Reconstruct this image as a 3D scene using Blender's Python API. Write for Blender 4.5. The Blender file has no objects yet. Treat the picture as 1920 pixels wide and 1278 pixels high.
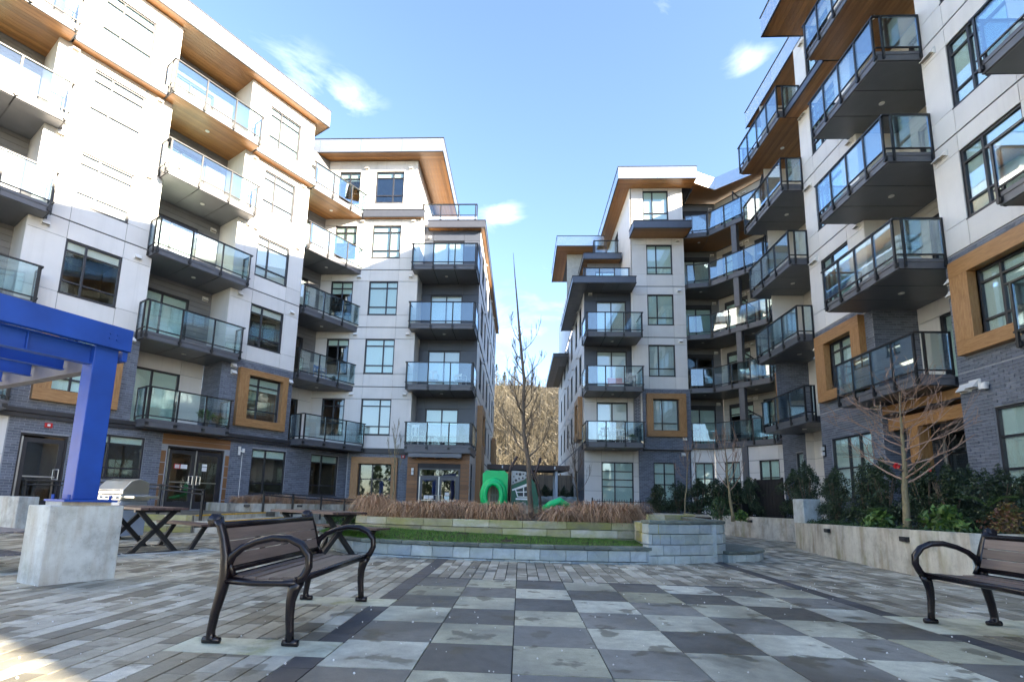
import bpy, bmesh, math, random
from mathutils import Matrix, Vector, noise
random.seed(7)
S = bpy.context.scene
COL = S.collection
rad = math.radians

# ------------------------------------------------------------------ camera
CAM_H = 1.033
TH, PS, RO = 0.1531, -0.05, 0.0248
fw = Vector((math.sin(PS)*math.cos(TH), math.cos(PS)*math.cos(TH), math.sin(TH)))
r0 = Vector((math.cos(PS), -math.sin(PS), 0)); u0 = r0.cross(fw)
cr = r0*math.cos(RO) + u0*math.sin(RO); cu = -r0*math.sin(RO) + u0*math.cos(RO)
cd = bpy.data.cameras.new('camera'); cam = bpy.data.objects.new('camera', cd); COL.objects.link(cam)
cam.matrix_world = Matrix(((cr.x, cu.x, -fw.x, 0), (cr.y, cu.y, -fw.y, 0), (cr.z, cu.z, -fw.z, CAM_H), (0, 0, 0, 1)))
cd.sensor_width = 36; cd.lens = 943.12/1920*36
cd.shift_x = 0.01497; cd.shift_y = 0.08035
cd.clip_start = 0.05; cd.clip_end = 3000
S.camera = cam

# ------------------------------------------------------------------ world, sun, exposure
SUN_AZ = rad(60)      # from straight behind the camera (-Y) towards the right (+X)
SUN_EL = rad(20)
sd = Vector((math.sin(SUN_AZ)*math.cos(SUN_EL), -math.cos(SUN_AZ)*math.cos(SUN_EL), math.sin(SUN_EL)))
W_ = bpy.data.worlds.new('World'); S.world = W_; W_.use_nodes = True
nt = W_.node_tree; nt.nodes.clear()
def wn(t): return nt.nodes.new(t)
out = wn('ShaderNodeOutputWorld'); bg = wn('ShaderNodeBackground'); bg.inputs['Strength'].default_value = 0.070
sky = wn('ShaderNodeTexSky'); sky.sky_type = 'NISHITA'; sky.sun_disc = False
sky.sun_elevation = SUN_EL; sky.sun_rotation = math.atan2(sd.x, sd.y)
sky.air_density = 1.0; sky.dust_density = 0.5; sky.ozone_density = 1.5; sky.altitude = 100
tc = wn('ShaderNodeTexCoord')
mp = wn('ShaderNodeMapping'); mp.inputs['Scale'].default_value = (1, 1, 2.1)
nz = wn('ShaderNodeTexNoise'); nz.inputs['Scale'].default_value = 6; nz.inputs['Detail'].default_value = 12; nz.inputs['Roughness'].default_value = 0.62; nz.inputs['Distortion'].default_value = 0.9
nt.links.new(tc.outputs['Generated'], mp.inputs['Vector']); nt.links.new(mp.outputs['Vector'], nz.inputs['Vector'])
mask = None
def mathn(op, a, b=None, clamp=False):
    m = wn('ShaderNodeMath'); m.operation = op; m.use_clamp = clamp
    for i, v in enumerate((a, b)):
        if v is None: continue
        if isinstance(v, (int, float)): m.inputs[i].default_value = v
        else: nt.links.new(v, m.inputs[i])
    return m.outputs[0]
def pix_dir(px, py):
    d = cr*((px-931.26)/943.12) - cu*((py-793.28)/943.12) + fw
    return d.normalized()
# a few small fair weather clouds (direction, angular radius)
for (px, py, rr, amt) in ((545, 150, .10, .66), (650, 180, .075, .64), (1415, 115, .055, .8), (940, 405, .06, .8), (1240, 22, .08, .6), (1035, 500, .12, .5), (985, 620, .2, .5),
                          (-1500, 200, .3, .8), (3500, 400, .3, .8)):
    d = pix_dir(px, py)
    vd = wn('ShaderNodeVectorMath'); vd.operation = 'DISTANCE'; vd.inputs[1].default_value = d
    nv = wn('ShaderNodeVectorMath'); nv.operation = 'NORMALIZE'; nt.links.new(tc.outputs['Generated'], nv.inputs[0])
    sc = wn('ShaderNodeVectorMath'); sc.operation = 'SUBTRACT'; nt.links.new(nv.outputs[0], sc.inputs[0]); sc.inputs[1].default_value = d
    s2 = wn('ShaderNodeVectorMath'); s2.operation = 'MULTIPLY'; nt.links.new(sc.outputs[0], s2.inputs[0]); s2.inputs[1].default_value = (1, 1, 1.7)
    ln = wn('ShaderNodeVectorMath'); ln.operation = 'LENGTH'; nt.links.new(s2.outputs[0], ln.inputs[0])
    f = mathn('SUBTRACT', 1.0, mathn('DIVIDE', ln.outputs['Value'], rr), True)
    f = mathn('MULTIPLY', f, amt)
    mask = f if mask is None else mathn('MAXIMUM', mask, f)
cl = mathn('MULTIPLY', mathn('SUBTRACT', mathn('ADD', nz.outputs['Fac'], mathn('MULTIPLY', mask, 0.42)), 0.62), 1.7, True)
cl = mathn('MULTIPLY', cl, mathn('MULTIPLY', mask, 2.2, True))
cl = mathn('MULTIPLY', cl, 0.62)
mix = wn('ShaderNodeMixRGB'); mix.inputs['Color2'].default_value = (7.5, 7.6, 7.9, 1)
tint = wn('ShaderNodeMixRGB'); tint.blend_type = 'MULTIPLY'; tint.inputs['Fac'].default_value = 1; tint.inputs['Color2'].default_value = (.93, .943, 1.04, 1)
nt.links.new(sky.outputs['Color'], tint.inputs['Color1'])
nt.links.new(cl, mix.inputs['Fac']); nt.links.new(tint.outputs['Color'], mix.inputs['Color1'])
nt.links.new(mix.outputs['Color'], bg.inputs['Color']); nt.links.new(bg.outputs[0], out.inputs['Surface'])
sl = bpy.data.lights.new('sun', 'SUN'); sl.energy = 4.5; sl.angle = rad(0.53); sl.color = (1.0, 0.87, 0.68)
so = bpy.data.objects.new('sun', sl); COL.objects.link(so); so.rotation_euler = sd.to_track_quat('Z', 'Y').to_euler()
so.location = (20, -20, 40)
S.view_settings.view_transform = 'Standard'; S.view_settings.look = 'None'; S.view_settings.gamma = 1
S.view_settings.use_curve_mapping = False; S.view_settings.exposure = 3.05
S.cycles.max_bounces = 8; S.cycles.transparent_max_bounces = 24; S.cycles.caustics_reflective = False; S.cycles.caustics_refractive = False

# ------------------------------------------------------------------ materials
class NB:
    def __init__(s, name):
        s.m = bpy.data.materials.new(name); s.m.use_nodes = True; s.t = s.m.node_tree
        s.p = s.t.nodes['Principled BSDF']; s.o = s.t.nodes['Material Output']; s._c = None
    def n(s, t): return s.t.nodes.new(t)
    def l(s, a, b): s.t.links.new(a, b)
    def coord(s, kind='Object', scale=(1, 1, 1), rot=(0, 0, 0)):
        c = s.n('ShaderNodeTexCoord'); m = s.n('ShaderNodeMapping'); m.inputs['Scale'].default_value = scale; m.inputs['Rotation'].default_value = rot
        s.l(c.outputs[kind], m.inputs['Vector']); return m.outputs['Vector']
    def world(s, scale=(1, 1, 1), rot=(0, 0, 0)):
        c = s.n('ShaderNodeNewGeometry'); m = s.n('ShaderNodeMapping'); m.inputs['Scale'].default_value = scale; m.inputs['Rotation'].default_value = rot
        s.l(c.outputs['Position'], m.inputs['Vector']); return m.outputs['Vector']
    def noise(s, vec, scale, detail=5, rough=.55, dist=0):
        n = s.n('ShaderNodeTexNoise'); n.inputs['Scale'].default_value = scale; n.inputs['Detail'].default_value = detail
        n.inputs['Roughness'].default_value = rough; n.inputs['Distortion'].default_value = dist
        s.l(vec, n.inputs['Vector']); return n.outputs['Fac']
    def ramp(s, fac, stops):
        r = s.n('ShaderNodeValToRGB'); e = r.color_ramp.elements
        while len(e) < len(stops): e.new(0.5)
        for i, (p, c) in enumerate(stops): e[i].position = p; e[i].color = (*c, 1) if len(c) == 3 else c
        s.l(fac, r.inputs['Fac']); return r.outputs['Color']
    def math(s, op, a, b=None, clamp=False):
        m = s.n('ShaderNodeMath'); m.operation = op; m.use_clamp = clamp
        for i, v in enumerate((a, b)):
            if v is None: continue
            if isinstance(v, (int, float)): m.inputs[i].default_value = v
            else: s.l(v, m.inputs[i])
        return m.outputs[0]
    def mix(s, fac, a, b, mode='MIX'):
        m = s.n('ShaderNodeMixRGB'); m.blend_type = mode
        for k, v in (('Fac', fac), ('Color1', a), ('Color2', b)):
            if isinstance(v, (int, float)): m.inputs[k].default_value = v
            elif isinstance(v, tuple): m.inputs[k].default_value = (*v, 1)
            else: s.l(v, m.inputs[k])
        return m.outputs['Color']
    def rnd(s):      # one random value per object and per loose piece
        a = s.n('ShaderNodeObjectInfo').outputs['Random']; b = s.n('ShaderNodeNewGeometry').outputs['Random Per Island']
        return s.math('FRACT', s.math('ADD', a, b))
    def base(s, c):
        if isinstance(c, tuple): s.p.inputs['Base Color'].default_value = (*c, 1)
        else: s.l(c, s.p.inputs['Base Color'])
    def set(s, rough=.6, metal=0, spec=.5):
        s.p.inputs['Roughness'].default_value = rough; s.p.inputs['Metallic'].default_value = metal; s.p.inputs['Specular IOR Level'].default_value = spec
        return s
    def bump(s, h, strength=.3, dist=.01):
        b = s.n('ShaderNodeBump'); b.inputs['Strength'].default_value = strength; b.inputs['Distance'].default_value = dist
        s.l(h, b.inputs['Height']); s.l(b.outputs['Normal'], s.p.inputs['Normal'])
M = {}
def simple(name, c, rough=.6, metal=0, var=.12, nscale=6, spec=.5, bump=0, island=0):
    b = NB(name); v = b.world()
    n = b.noise(v, nscale, 6)
    f = b.ramp(n, [(0.3, tuple(max(0, x*(1-var)) for x in c)), (0.7, tuple(min(1, x*(1+var)) for x in c))])
    if island:
        r = b.ramp(b.rnd(), [(0, (1-island,)*3), (1, (1+island,)*3)]); f = b.mix(1, f, r, 'MULTIPLY')
    b.base(f); b.set(rough, metal, spec)
    if bump: b.bump(b.noise(v, nscale*6, 4), bump)
    M[name] = b.m; return b
def stains(b, v, col, dark, amount=.5, sc=(3, 3, .5)):
    n = b.noise(b.world(sc), 1.5, 7, .6)
    f = b.ramp(n, [(0.48, (0, 0, 0)), (0.72, (amount,)*3)])
    return b.mix(f, col, dark)
b = NB('white_panel'); v = b.world()
col = b.ramp(b.noise(v, 1.3, 5), [(.3, (.715, .69, .655)), (.7, (.785, .76, .725))])
col = b.mix(1, col, b.ramp(b.rnd(), [(0, (.93, .93, .93)), (1, (1.04, 1.04, 1.04))]), 'MULTIPLY')
st_ = b.ramp(b.noise(b.world((3.5, 3.5, .12)), 1.6, 6, .6), [(.52, (0, 0, 0)), (.75, (.20,)*3)]); col = b.mix(st_, col, (.45, .43, .39))
b.base(col); b.set(.45); M['white_panel'] = b.m
b = NB('white_panel_weathered'); b.base((.7, .7, .68)); M['wpw'] = b.m
simple('cream_siding', (.50, .47, .42), .55, var=.06, nscale=2, island=.05)
simple('grey_siding', (.20, .20, .205), .55, var=.08, nscale=2, island=.08)
simple('dark_panel', (.058, .066, .085), .35, var=.1, nscale=1.5, island=.10)
simple('mortar', (.33, .34, .36), .9, nscale=20)
simple('joint_dark', (.05, .05, .055), .8)
simple('frame_metal', (.030, .029, .033), .38, var=.1)
simple('balcony_metal', (.105, .108, .12), .42, var=.1)
simple('soffit_panel', (.15, .158, .175), .38, var=.08, nscale=2, island=.06)
simple('cornice_metal', (.09, .095, .11), .30, .35, var=.05)
b = simple('fascia_metal', (.60, .63, .65), .24, .8, var=.03, nscale=1.0, island=.04)
simple('white_plastic', (.78, .77, .74), .4, var=.03)
simple('black_gloss', (.009, .006, .008), .25, var=.2, spec=.4)
simple('black_metal', (.014, .014, .015), .4, var=.1)
simple('steel', (.62, .62, .60), .28, .95, var=.05)
simple('steel_blue', (.30, .36, .45), .35, .2, var=.05)
simple('blue_paint', (.006, .058, .33), .55, var=.22, nscale=2)
simple('grey_paint_and_sheen', (.16, .155, .17), .5)  # bench grey, and painted reflection on one pergola beam
simple('green_plastic', (.0, .52, .15), .35, var=.05)
simple('dark_green_panel', (.008, .10, .055), .4, var=.1)
simple('grey_panel', (.42, .44, .42), .5)
simple('brown_post', (.045, .026, .022), .5)
simple('white_paint', (.78, .78, .76), .5, var=.04)
simple('red_paint', (.55, .02, .02), .35)
simple('yellow_paint', (.62, .36, .02), .6, var=.3, nscale=9)
simple('taupe_plastic', (.30, .27, .22), .5)
simple('soil', (.045, .03, .02), .95, var=.4, nscale=15, bump=.8)
simple('slate_cap', (.13, .15, .125), .6, var=.35, nscale=5, island=.3, bump=.3)
simple('teak', (.16, .07, .03), .5)
simple('terracotta', (.42, .15, .07), .8)
simple('charcoal_fabric', (.03, .03, .033), .8)
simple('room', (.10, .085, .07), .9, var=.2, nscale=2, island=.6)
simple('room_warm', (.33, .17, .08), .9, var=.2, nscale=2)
simple('blue_seat', (.05, .2, .5), .5)
simple('pot', (.10, .10, .105), .6)
for nm, c in (('blind', (.80, .93, .87)), ('blind_white', (.88, .88, .86)), ('curtain', (.76, .80, .80))):
    b = NB(nm); v = b.coord('Object', (1, 1, 1)); 
    if nm == 'curtain':
        w = b.n('ShaderNodeTexWave'); w.inputs['Scale'].default_value = 9; w.inputs['Distortion'].default_value = 1.5; b.l(b.coord('Object', (1, 0.01, 0.05)), w.inputs['Vector'])
        col = b.ramp(w.outputs['Fac'], [(0, tuple(x*.8 for x in c)), (1, c)])
    else:
        col = b.mix(1, c, b.ramp(b.rnd(), [(0, (.82, .82, .82)), (1, (1.05, 1.05, 1.05))]), 'MULTIPLY')
    b.base(col); b.set(.8); M[nm] = b.m
# brick
b = NB('brick'); r = b.rnd()
c = b.ramp(r, [(0, (.085, .10, .135)), (.5, (.125, .145, .19)), (1, (.19, .215, .265))])
c = b.mix(.35, c, b.ramp(b.noise(b.world(), 25, 5), [(.3, (.055, .062, .08)), (.7, (.22, .245, .295))]))
b.base(c); b.set(.48); b.bump(b.noise(b.world(), 60, 4), .25, .01); M['brick'] = b.m
# wood (surrounds and entry boards) and soffit boards
def wood(name, c0, c1, sc, rough=.45, boards=0, axis=0, worldc=False):
    b = NB(name); v = (b.world if worldc else b.coord)(scale=sc) if worldc else b.coord('Object', sc)
    n = b.noise(v, 3, 8, .65, .6)
    col = b.ramp(n, [(.25, c0), (.75, c1)])
    if boards:
        col = b.mix(1, col, b.ramp(b.rnd(), [(0, (.75, .75, .75)), (1, (1.2, 1.2, 1.2))]), 'MULTIPLY')
    b.base(col); b.set(rough); b.bump(n, .15, .01); M[name] = b.m
wood('cedar', (.24, .11, .034), (.48, .265, .11), (1.2, 8, 8), .42)
wood('cedar_v', (.24, .11, .034), (.48, .265, .11), (8, 8, 1.2), .42)
wood('cedar_board', (.14, .06, .022), (.34, .17, .07), (1.5, 10, 10), .5, boards=1)
wood('soffit_wood', (.20, .088, .028), (.40, .19, .065), (1.0, 14, 3), .35, boards=1)
wood('bench_slat', (.11, .082, .068), (.22, .17, .145), (14, 1, 14), .45, boards=1)
wood('table_slat', (.06, .036, .033), (.13, .083, .075), (10, 10, 10), .45, boards=1)
wood('fence_wood', (.16, .12, .085), (.34, .27, .20), (6, 6, .7), .8, boards=1)
wood('bark', (.075, .055, .04), (.20, .155, .11), (10, 10, 3), .85)
wood('bark_pale', (.14, .11, .06), (.30, .25, .14), (10, 10, 4), .85)
wood('twig', (.24, .14, .10), (.44, .31, .23), (6, 6, 6), .8)
# concrete
def concrete(name, c, moss=.3, rust=.3):
    b = NB(name); v = b.world()
    n = b.noise(v, 2.6, 10, .68)
    col = b.ramp(n, [(.30, tuple(x*.55 for x in c)), (.5, c), (.70, tuple(x*1.22 for x in c))])
    st = b.ramp(b.noise(b.world((2.2, 2.2, .35)), 1.7, 7, .62), [(.46, (0, 0, 0)), (.66, (rust*1.3,)*3)])
    col = b.mix(st, col, (.27, .20, .12))
    ms = b.ramp(b.noise(b.world((1.3, 1.3, .6)), 2.3, 7, .65), [(.52, (0, 0, 0)), (.74, (moss,)*3)])
    col = b.mix(ms, col, (.24, .25, .06))
    pk = b.ramp(b.noise(v, 45, 3), [(.62, (0, 0, 0)), (.78, (.55,)*3)])
    col = b.mix(pk, col, (.12, .12, .11))
    b.base(col); b.set(.75); b.bump(b.noise(v, 30, 5), .25, .01); M[name] = b.m
concrete('concrete', (.56, .53, .45), .45, .5); concrete('concrete_block', (.50, .54, .53), .28, .4); concrete('pad_concrete', (.56, .56, .42), .8, .2)
# paving
def paving(name, stops, stain=.55, rough=.55):
    b = NB(name); v = b.world()
    col = b.ramp(b.rnd(), stops)
    n = b.noise(v, 9, 8, .65); col = b.mix(.5, col, b.ramp(n, [(.25, (.45,)*3), (.75, (1.4,)*3)]), 'MULTIPLY')
    big = b.ramp(b.noise(v, .9, 7, .62, .4), [(.42, (0, 0, 0)), (.68, (stain,)*3)])
    col = b.mix(big, col, (.055, .046, .034))
    spot = b.ramp(b.noise(b.world((1, 1, 1)), 3.3, 4, .5), [(.585, (0, 0, 0)), (.63, (1.0*stain,)*3)])
    col = b.mix(spot, col, (.085, .072, .042))
    fine = b.noise(v, 120, 3)
    col = b.mix(.35, col, b.ramp(fine, [(.3, (.6,)*3), (.7, (1.35,)*3)]), 'MULTIPLY')
    b.base(col)
    rr = b.ramp(big, [(0, (rough+.12,)*3), (.5, (rough-.15,)*3)]); b.l(rr, b.p.inputs['Roughness'])
    b.bump(fine, .25, .006); M[name] = b.m
paving('paver', [(0, (.16, .145, .11)), (.3, (.30, .278, .21)), (.65, (.45, .425, .335)), (1, (.63, .61, .51))])
paving('paver_dark', [(0, (.05, .05, .052)), (1, (.085, .083, .085))], .4)
paving('slab_light', [(0, (.34, .33, .22)), (.5, (.48, .475, .36)), (1, (.58, .585, .49))], .7, .5)
paving('slab_dark', [(0, (.095, .092, .080)), (.6, (.165, .16, .14)), (1, (.25, .245, .215))], .7, .5)
simple('plaza_base', (.025, .022, .018), .95, nscale=12)
simple('ground', (.035, .04, .022), .95, nscale=.5, var=.5)
# stone blocks
def stone(name, stops, moss):
    b = NB(name); v = b.world()
    col = b.ramp(b.rnd(), stops)
    n = b.noise(v, 5, 9, .7, .8); col = b.mix(.6, col, b.ramp(n, [(.25, (.5, .5, .5)), (.75, (1.45, 1.45, 1.4))]), 'MULTIPLY')
    ms = b.ramp(b.noise(b.world((.8, .8, 2.5)), 2.2, 6, .6), [(.36, (0, 0, 0)), (.60, (moss,)*3)])
    col = b.mix(ms, col, (.36, .35, .06))
    b.base(col); b.set(.7); b.bump(n, .4, .02); M[name] = b.m
stone('stone_blue', [(0, (.27, .32, .35)), (.5, (.36, .41, .44)), (1, (.48, .53, .54))], .18)
stone('stone_sand', [(0, (.20, .18, .12)), (.4, (.40, .35, .23)), (.8, (.54, .49, .36)), (1, (.62, .58, .48))], .62)
# vegetation
def leaf(name, c0, c1, rough=.5, trans=.25):
    b = NB(name); col = b.ramp(b.rnd(), [(0, c0), (1, c1)]); b.base(col); b.set(rough)
    M[name] = b.m
leaf('leaf_dark', (.012, .024, .011), (.045, .075, .028))
leaf('leaf_green', (.03, .075, .015), (.13, .22, .04))
leaf('leaf_mid', (.015, .04, .012), (.06, .11, .03))
leaf('leaf_red', (.10, .02, .012), (.16, .14, .03))
leaf('lawn_blade', (.035, .12, .008), (.14, .30, .03))
leaf('dry_blade', (.22, .10, .045), (.64, .42, .25))
leaf('forest_twig', (.045, .037, .022), (.185, .158, .105))
leaf('conifer', (.05, .075, .02), (.15, .17, .05))
leaf('petal', (.7, .68, .66), (.8, .8, .78))
simple('hill', (.045, .036, .02), .95, var=.45, nscale=.25)
# glass
def glass(name, tint, refl, rough=.02, rcol=(.9, .95, 1), fres=.75):
    b = NB(name); t = b.t; t.nodes.remove(b.p)
    tr = b.n('ShaderNodeBsdfTransparent'); tr.inputs['Color'].default_value = (*tint, 1)
    gl = b.n('ShaderNodeBsdfGlossy'); gl.inputs['Roughness'].default_value = rough; gl.inputs['Color'].default_value = (*rcol, 1)
    lw = b.n('ShaderNodeLayerWeight'); lw.inputs['Blend'].default_value = .35
    if rough < .1:
        bp = b.n('ShaderNodeBump'); bp.inputs['Strength'].default_value = .02; bp.inputs['Distance'].default_value = .03
        b.l(b.noise(b.world(), 1.2, 2), bp.inputs['Height']); b.l(bp.outputs['Normal'], gl.inputs['Normal'])
    f = b.math('ADD', b.math('MULTIPLY', lw.outputs['Fresnel'], fres), refl, True)
    mx = b.n('ShaderNodeMixShader'); b.l(f, mx.inputs['Fac']); b.l(tr.outputs[0], mx.inputs[1]); b.l(gl.outputs[0], mx.inputs[2])
    b.l(mx.outputs[0], b.o.inputs['Surface']); M[name] = b.m
glass('window_glass', (.96, 1.0, .985), .07, fres=.42)
glass('balcony_glass', (.87, .96, .965), .08, fres=.6)
glass('tinted_glass', (.72, .86, .90), .25)
b = NB('lamp_glow'); b.base((.9, .85, .75)); b.p.inputs['Emission Color'].default_value = (1, .82, .6, 1); b.p.inputs['Emission Strength'].default_value = 2.5; M['lamp_glow'] = b.m
b = NB('downlight'); b.base((.85, .84, .8)); b.set(.5); M['downlight'] = b.m

# ------------------------------------------------------------------ mesh helpers
WM = {}
MESH = {}
I4 = Matrix.Identity(4)
T = Matrix.Translation
class MB:
    def __init__(s): s.v = []; s.f = []; s.mi = []
    def quad(s, a, b, c, d, mi=0):
        n = len(s.v); s.v += [a, b, c, d]; s.f.append((n, n+1, n+2, n+3)); s.mi.append(mi)
    def tri(s, a, b, c, mi=0):
        n = len(s.v); s.v += [a, b, c]; s.f.append((n, n+1, n+2)); s.mi.append(mi)
    def box(s, x0, x1, y0, y1, z0, z1, mi=0):
        n = len(s.v)
        s.v += [(x0, y0, z0), (x1, y0, z0), (x1, y1, z0), (x0, y1, z0), (x0, y0, z1), (x1, y0, z1), (x1, y1, z1), (x0, y1, z1)]
        for q in ((0, 3, 2, 1), (4, 5, 6, 7), (0, 1, 5, 4), (1, 2, 6, 5), (2, 3, 7, 6), (3, 0, 4, 7)):
            s.f.append(tuple(n+i for i in q)); s.mi.append(mi)
        return s
    def obox(s, p, ax, ay, az, mi=0):       # box from corner p with three edge vectors
        n = len(s.v); p = Vector(p); ax, ay, az = Vector(ax), Vector(ay), Vector(az)
        for q in (p, p+ax, p+ax+ay, p+ay, p+az, p+ax+az, p+ax+ay+az, p+ay+az): s.v.append(tuple(q))
        for q in ((0, 3, 2, 1), (4, 5, 6, 7), (0, 1, 5, 4), (1, 2, 6, 5), (2, 3, 7, 6), (3, 0, 4, 7)):
            s.f.append(tuple(n+i for i in q)); s.mi.append(mi)
        return s
    def prism(s, poly, z0, z1, mi=0, mside=None):
        n = len(s.v); k = len(poly)
        s.v += [(x, y, z0) for x, y in poly] + [(x, y, z1) for x, y in poly]
        s.f.append(tuple(n+i for i in reversed(range(k)))); s.mi.append(mi)
        s.f.append(tuple(n+k+i for i in range(k))); s.mi.append(mi)
        for i in range(k):
            j = (i+1) % k; s.f.append((n+i, n+j, n+k+j, n+k+i)); s.mi.append(mi if mside is None else mside)
        return s
    def tube(s, pts, r, n=6, mi=0, cap=True, flat=1.0):
        pts = [Vector(p) for p in pts]; m = len(pts); base = len(s.v)
        rs = r if isinstance(r, (list, tuple)) else [r]*m
        up = None
        for i, p in enumerate(pts):
            d = (pts[min(i+1, m-1)] - pts[max(i-1, 0)])
            if d.length < 1e-9: d = Vector((0, 0, 1))
            d.normalize()
            if up is None: up = Vector((1, 0, 0)) if abs(d.x) < .8 else Vector((0, 1, 0))
            a = (up - d*up.dot(d)).normalized(); c = d.cross(a); up = a
            for k in range(n):
                t = 2*math.pi*k/n; s.v.append(tuple(p + a*(math.cos(t)*rs[i]) + c*(math.sin(t)*rs[i]*flat)))
        for i in range(m-1):
            for k in range(n):
                k2 = (k+1) % n
                s.f.append((base+i*n+k, base+i*n+k2, base+(i+1)*n+k2, base+(i+1)*n+k)); s.mi.append(mi)
        if cap:
            s.f.append(tuple(base+k for k in reversed(range(n)))); s.mi.append(mi)
            s.f.append(tuple(base+(m-1)*n+k for k in range(n))); s.mi.append(mi)
        return s
    def cyl(s, x, y, z0, z1, r, n=12, mi=0): return s.tube([(x, y, z0), (x, y, z1)], r, n, mi)
    def disc(s, x, y, z, r, n=12, mi=0):
        b0 = len(s.v); s.v += [(x+r*math.cos(2*math.pi*k/n), y+r*math.sin(2*math.pi*k/n), z) for k in range(n)]
        s.f.append(tuple(b0+k for k in reversed(range(n)))); s.mi.append(mi)
    def mesh(s, name, mats, smooth=False):
        me = bpy.data.meshes.new(name); me.from_pydata(s.v, [], s.f)
        for m in (mats if isinstance(mats, (list, tuple)) else [mats]): me.materials.append(M[m])
        me.polygons.foreach_set('material_index', s.mi)
        if smooth: me.polygons.foreach_set('use_smooth', [True]*len(s.f))
        me.update(); return me
def link(name, me, parent=None, mw=I4):
    o = bpy.data.objects.new(name, me); COL.objects.link(o); WM[o] = mw
    if parent is not None: o.parent = parent; o.matrix_basis = WM[parent].inverted() @ mw
    else: o.matrix_basis = mw
    return o
def build(mb, name, mats, parent=None, mw=I4, smooth=False, bevel=0):
    o = link(name, mb.mesh(name, mats, smooth), parent, mw)
    if bevel:
        md = o.modifiers.new('bevel', 'BEVEL'); md.width = bevel; md.segments = 2; md.limit_method = 'ANGLE'
    return o
def cached(key, fn, mats, smooth=False):
    if key not in MESH: MESH[key] = fn().mesh(str(key[0]), mats, smooth)
    return MESH[key]
def tag(o, label=None, cat=None, group=None, kind=None):
    if label: o['label'] = label
    if cat: o['category'] = cat
    if group: o['group'] = group
    if kind: o['kind'] = kind
    return o
def thing(name, label, cat, loc=(0, 0, 0), rz=0, group=None):
    mw = T(loc) @ Matrix.Rotation(rz, 4, 'Z')
    o = bpy.data.objects.new(name, None); COL.objects.link(o); o.matrix_basis = mw; WM[o] = mw; o.empty_display_size = .2
    return tag(o, label, cat, group)
def copy_tree(o, mw, parent=None):
    c = o.copy(); COL.objects.link(c); WM[c] = mw
    if parent is None: c.parent = None; c.matrix_basis = mw
    else: c.parent = parent; c.matrix_basis = WM[parent].inverted() @ mw
    for ch in [x for x in WM if x.parent == o]:
        copy_tree(ch, mw @ (WM[o].inverted() @ WM[ch]), c)
    return c

# facade frame: x runs left to right seen from outside, y goes into the wall, z up
def frame(p, n):
    n = Vector((n[0], n[1], 0)).normalized(); d = Vector((-n.y, n.x, 0))
    return Matrix(((d.x, -n.x, 0, p[0]), (d.y, -n.y, 0, p[1]), (0, 0, 1, 0), (0, 0, 0, 1)))
AL = 0.5492
nL = Vector((math.cos(AL), -math.sin(AL), 0)); dL = Vector((math.sin(AL), math.cos(AL), 0))
FL = frame(nL*-19.3, nL)                      # left wing: x = distance along the wing
FML = frame((0, 23.4), (0, -1))               # block facing the camera on the left: x = world x
FMD = frame((0, 24.5), (0, -1))               # its charcoal recess
FMR = frame((0, 26.9), (0, -1))
FMW = frame((0, 27.2), (0, -1))
FR = frame((10.4, 0), (-1, 0))                # right wing: x = -world y
FSL = frame((-2.3, 0), (1, 0))                # side of left block: x = world y
FSR = frame((3.4, 0), (-1, 0))                # side of right block: x = -world y
def off(F, y): return F @ T((0, y, 0))

BL = thing('apartment_building', 'six storey white and dark brick apartment building on the left of the courtyard', 'building', (-14, 22, 0))
BR = thing('apartment_building', 'six storey white and grey brick apartment building right of the courtyard', 'building', (14, 22, 0))

# ------------------------------------------------------------------ facade pieces
def grid_cells(u0, u1, z0, z1, us, zs, holes):
    U = sorted({round(x, 4) for x in [u0, u1, *us] if u0-1e-6 <= x <= u1+1e-6}); Z = sorted({round(x, 4) for x in [z0, z1, *zs] if z0-1e-6 <= x <= z1+1e-6})
    for i in range(len(U)-1):
        for j in range(len(Z)-1):
            cu_, cz = (U[i]+U[i+1])/2, (Z[j]+Z[j+1])/2
            if any(h[0] < cu_ < h[1] and h[2] < cz < h[3] for h in holes): continue
            yield U[i], U[i+1], Z[j], Z[j+1]
def wall(bd, F, u0, u1, z0, z1, holes=(), mat='joint_dark', depth=.25, name='wall'):
    mb = MB()
    hs = [h for h in holes if h[0] < u1 and h[1] > u0 and h[2] < z1 and h[3] > z0]
    us = [x for h in hs for x in h[:2]]; zs = [x for h in hs for x in h[2:4]]
    yf = .003 if mat == 'mortar' else .02
    for a, b_, c, d in grid_cells(u0, u1, z0, z1, us, zs, hs):
        mb.quad((a, yf, c), (b_, yf, c), (b_, yf, d), (a, yf, d))
    for h in hs:
        a, b_, c, d = h[:4]; y0, y1 = yf, depth
        mb.quad((a, y0, c), (a, y1, c), (a, y1, d), (a, y0, d)); mb.quad((b_, y1, c), (b_, y0, c), (b_, y0, d), (b_, y1, d))
        mb.quad((a, y0, d), (a, y1, d), (b_, y1, d), (b_, y0, d)); mb.quad((a, y1, c), (a, y0, c), (b_, y0, c), (b_, y1, c))
    return build(mb, name, mat, bd, F)
def unit_box(name, mat):
    return cached((name, mat, 'unit'), lambda: MB().box(0, 1, 0, 1, 0, 1), mat)
def panel(bd, F, a, b_, c, d, mat='white_panel', name='wall_panel', g=.006, t=.025, gz=None):
    gz = g if gz is None else gz
    me = unit_box(name, mat)
    return link(name, me, bd, F @ T((a+g, -.005, c+gz)) @ Matrix.Diagonal((b_-a-2*g, t, d-c-2*gz, 1)))
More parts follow.
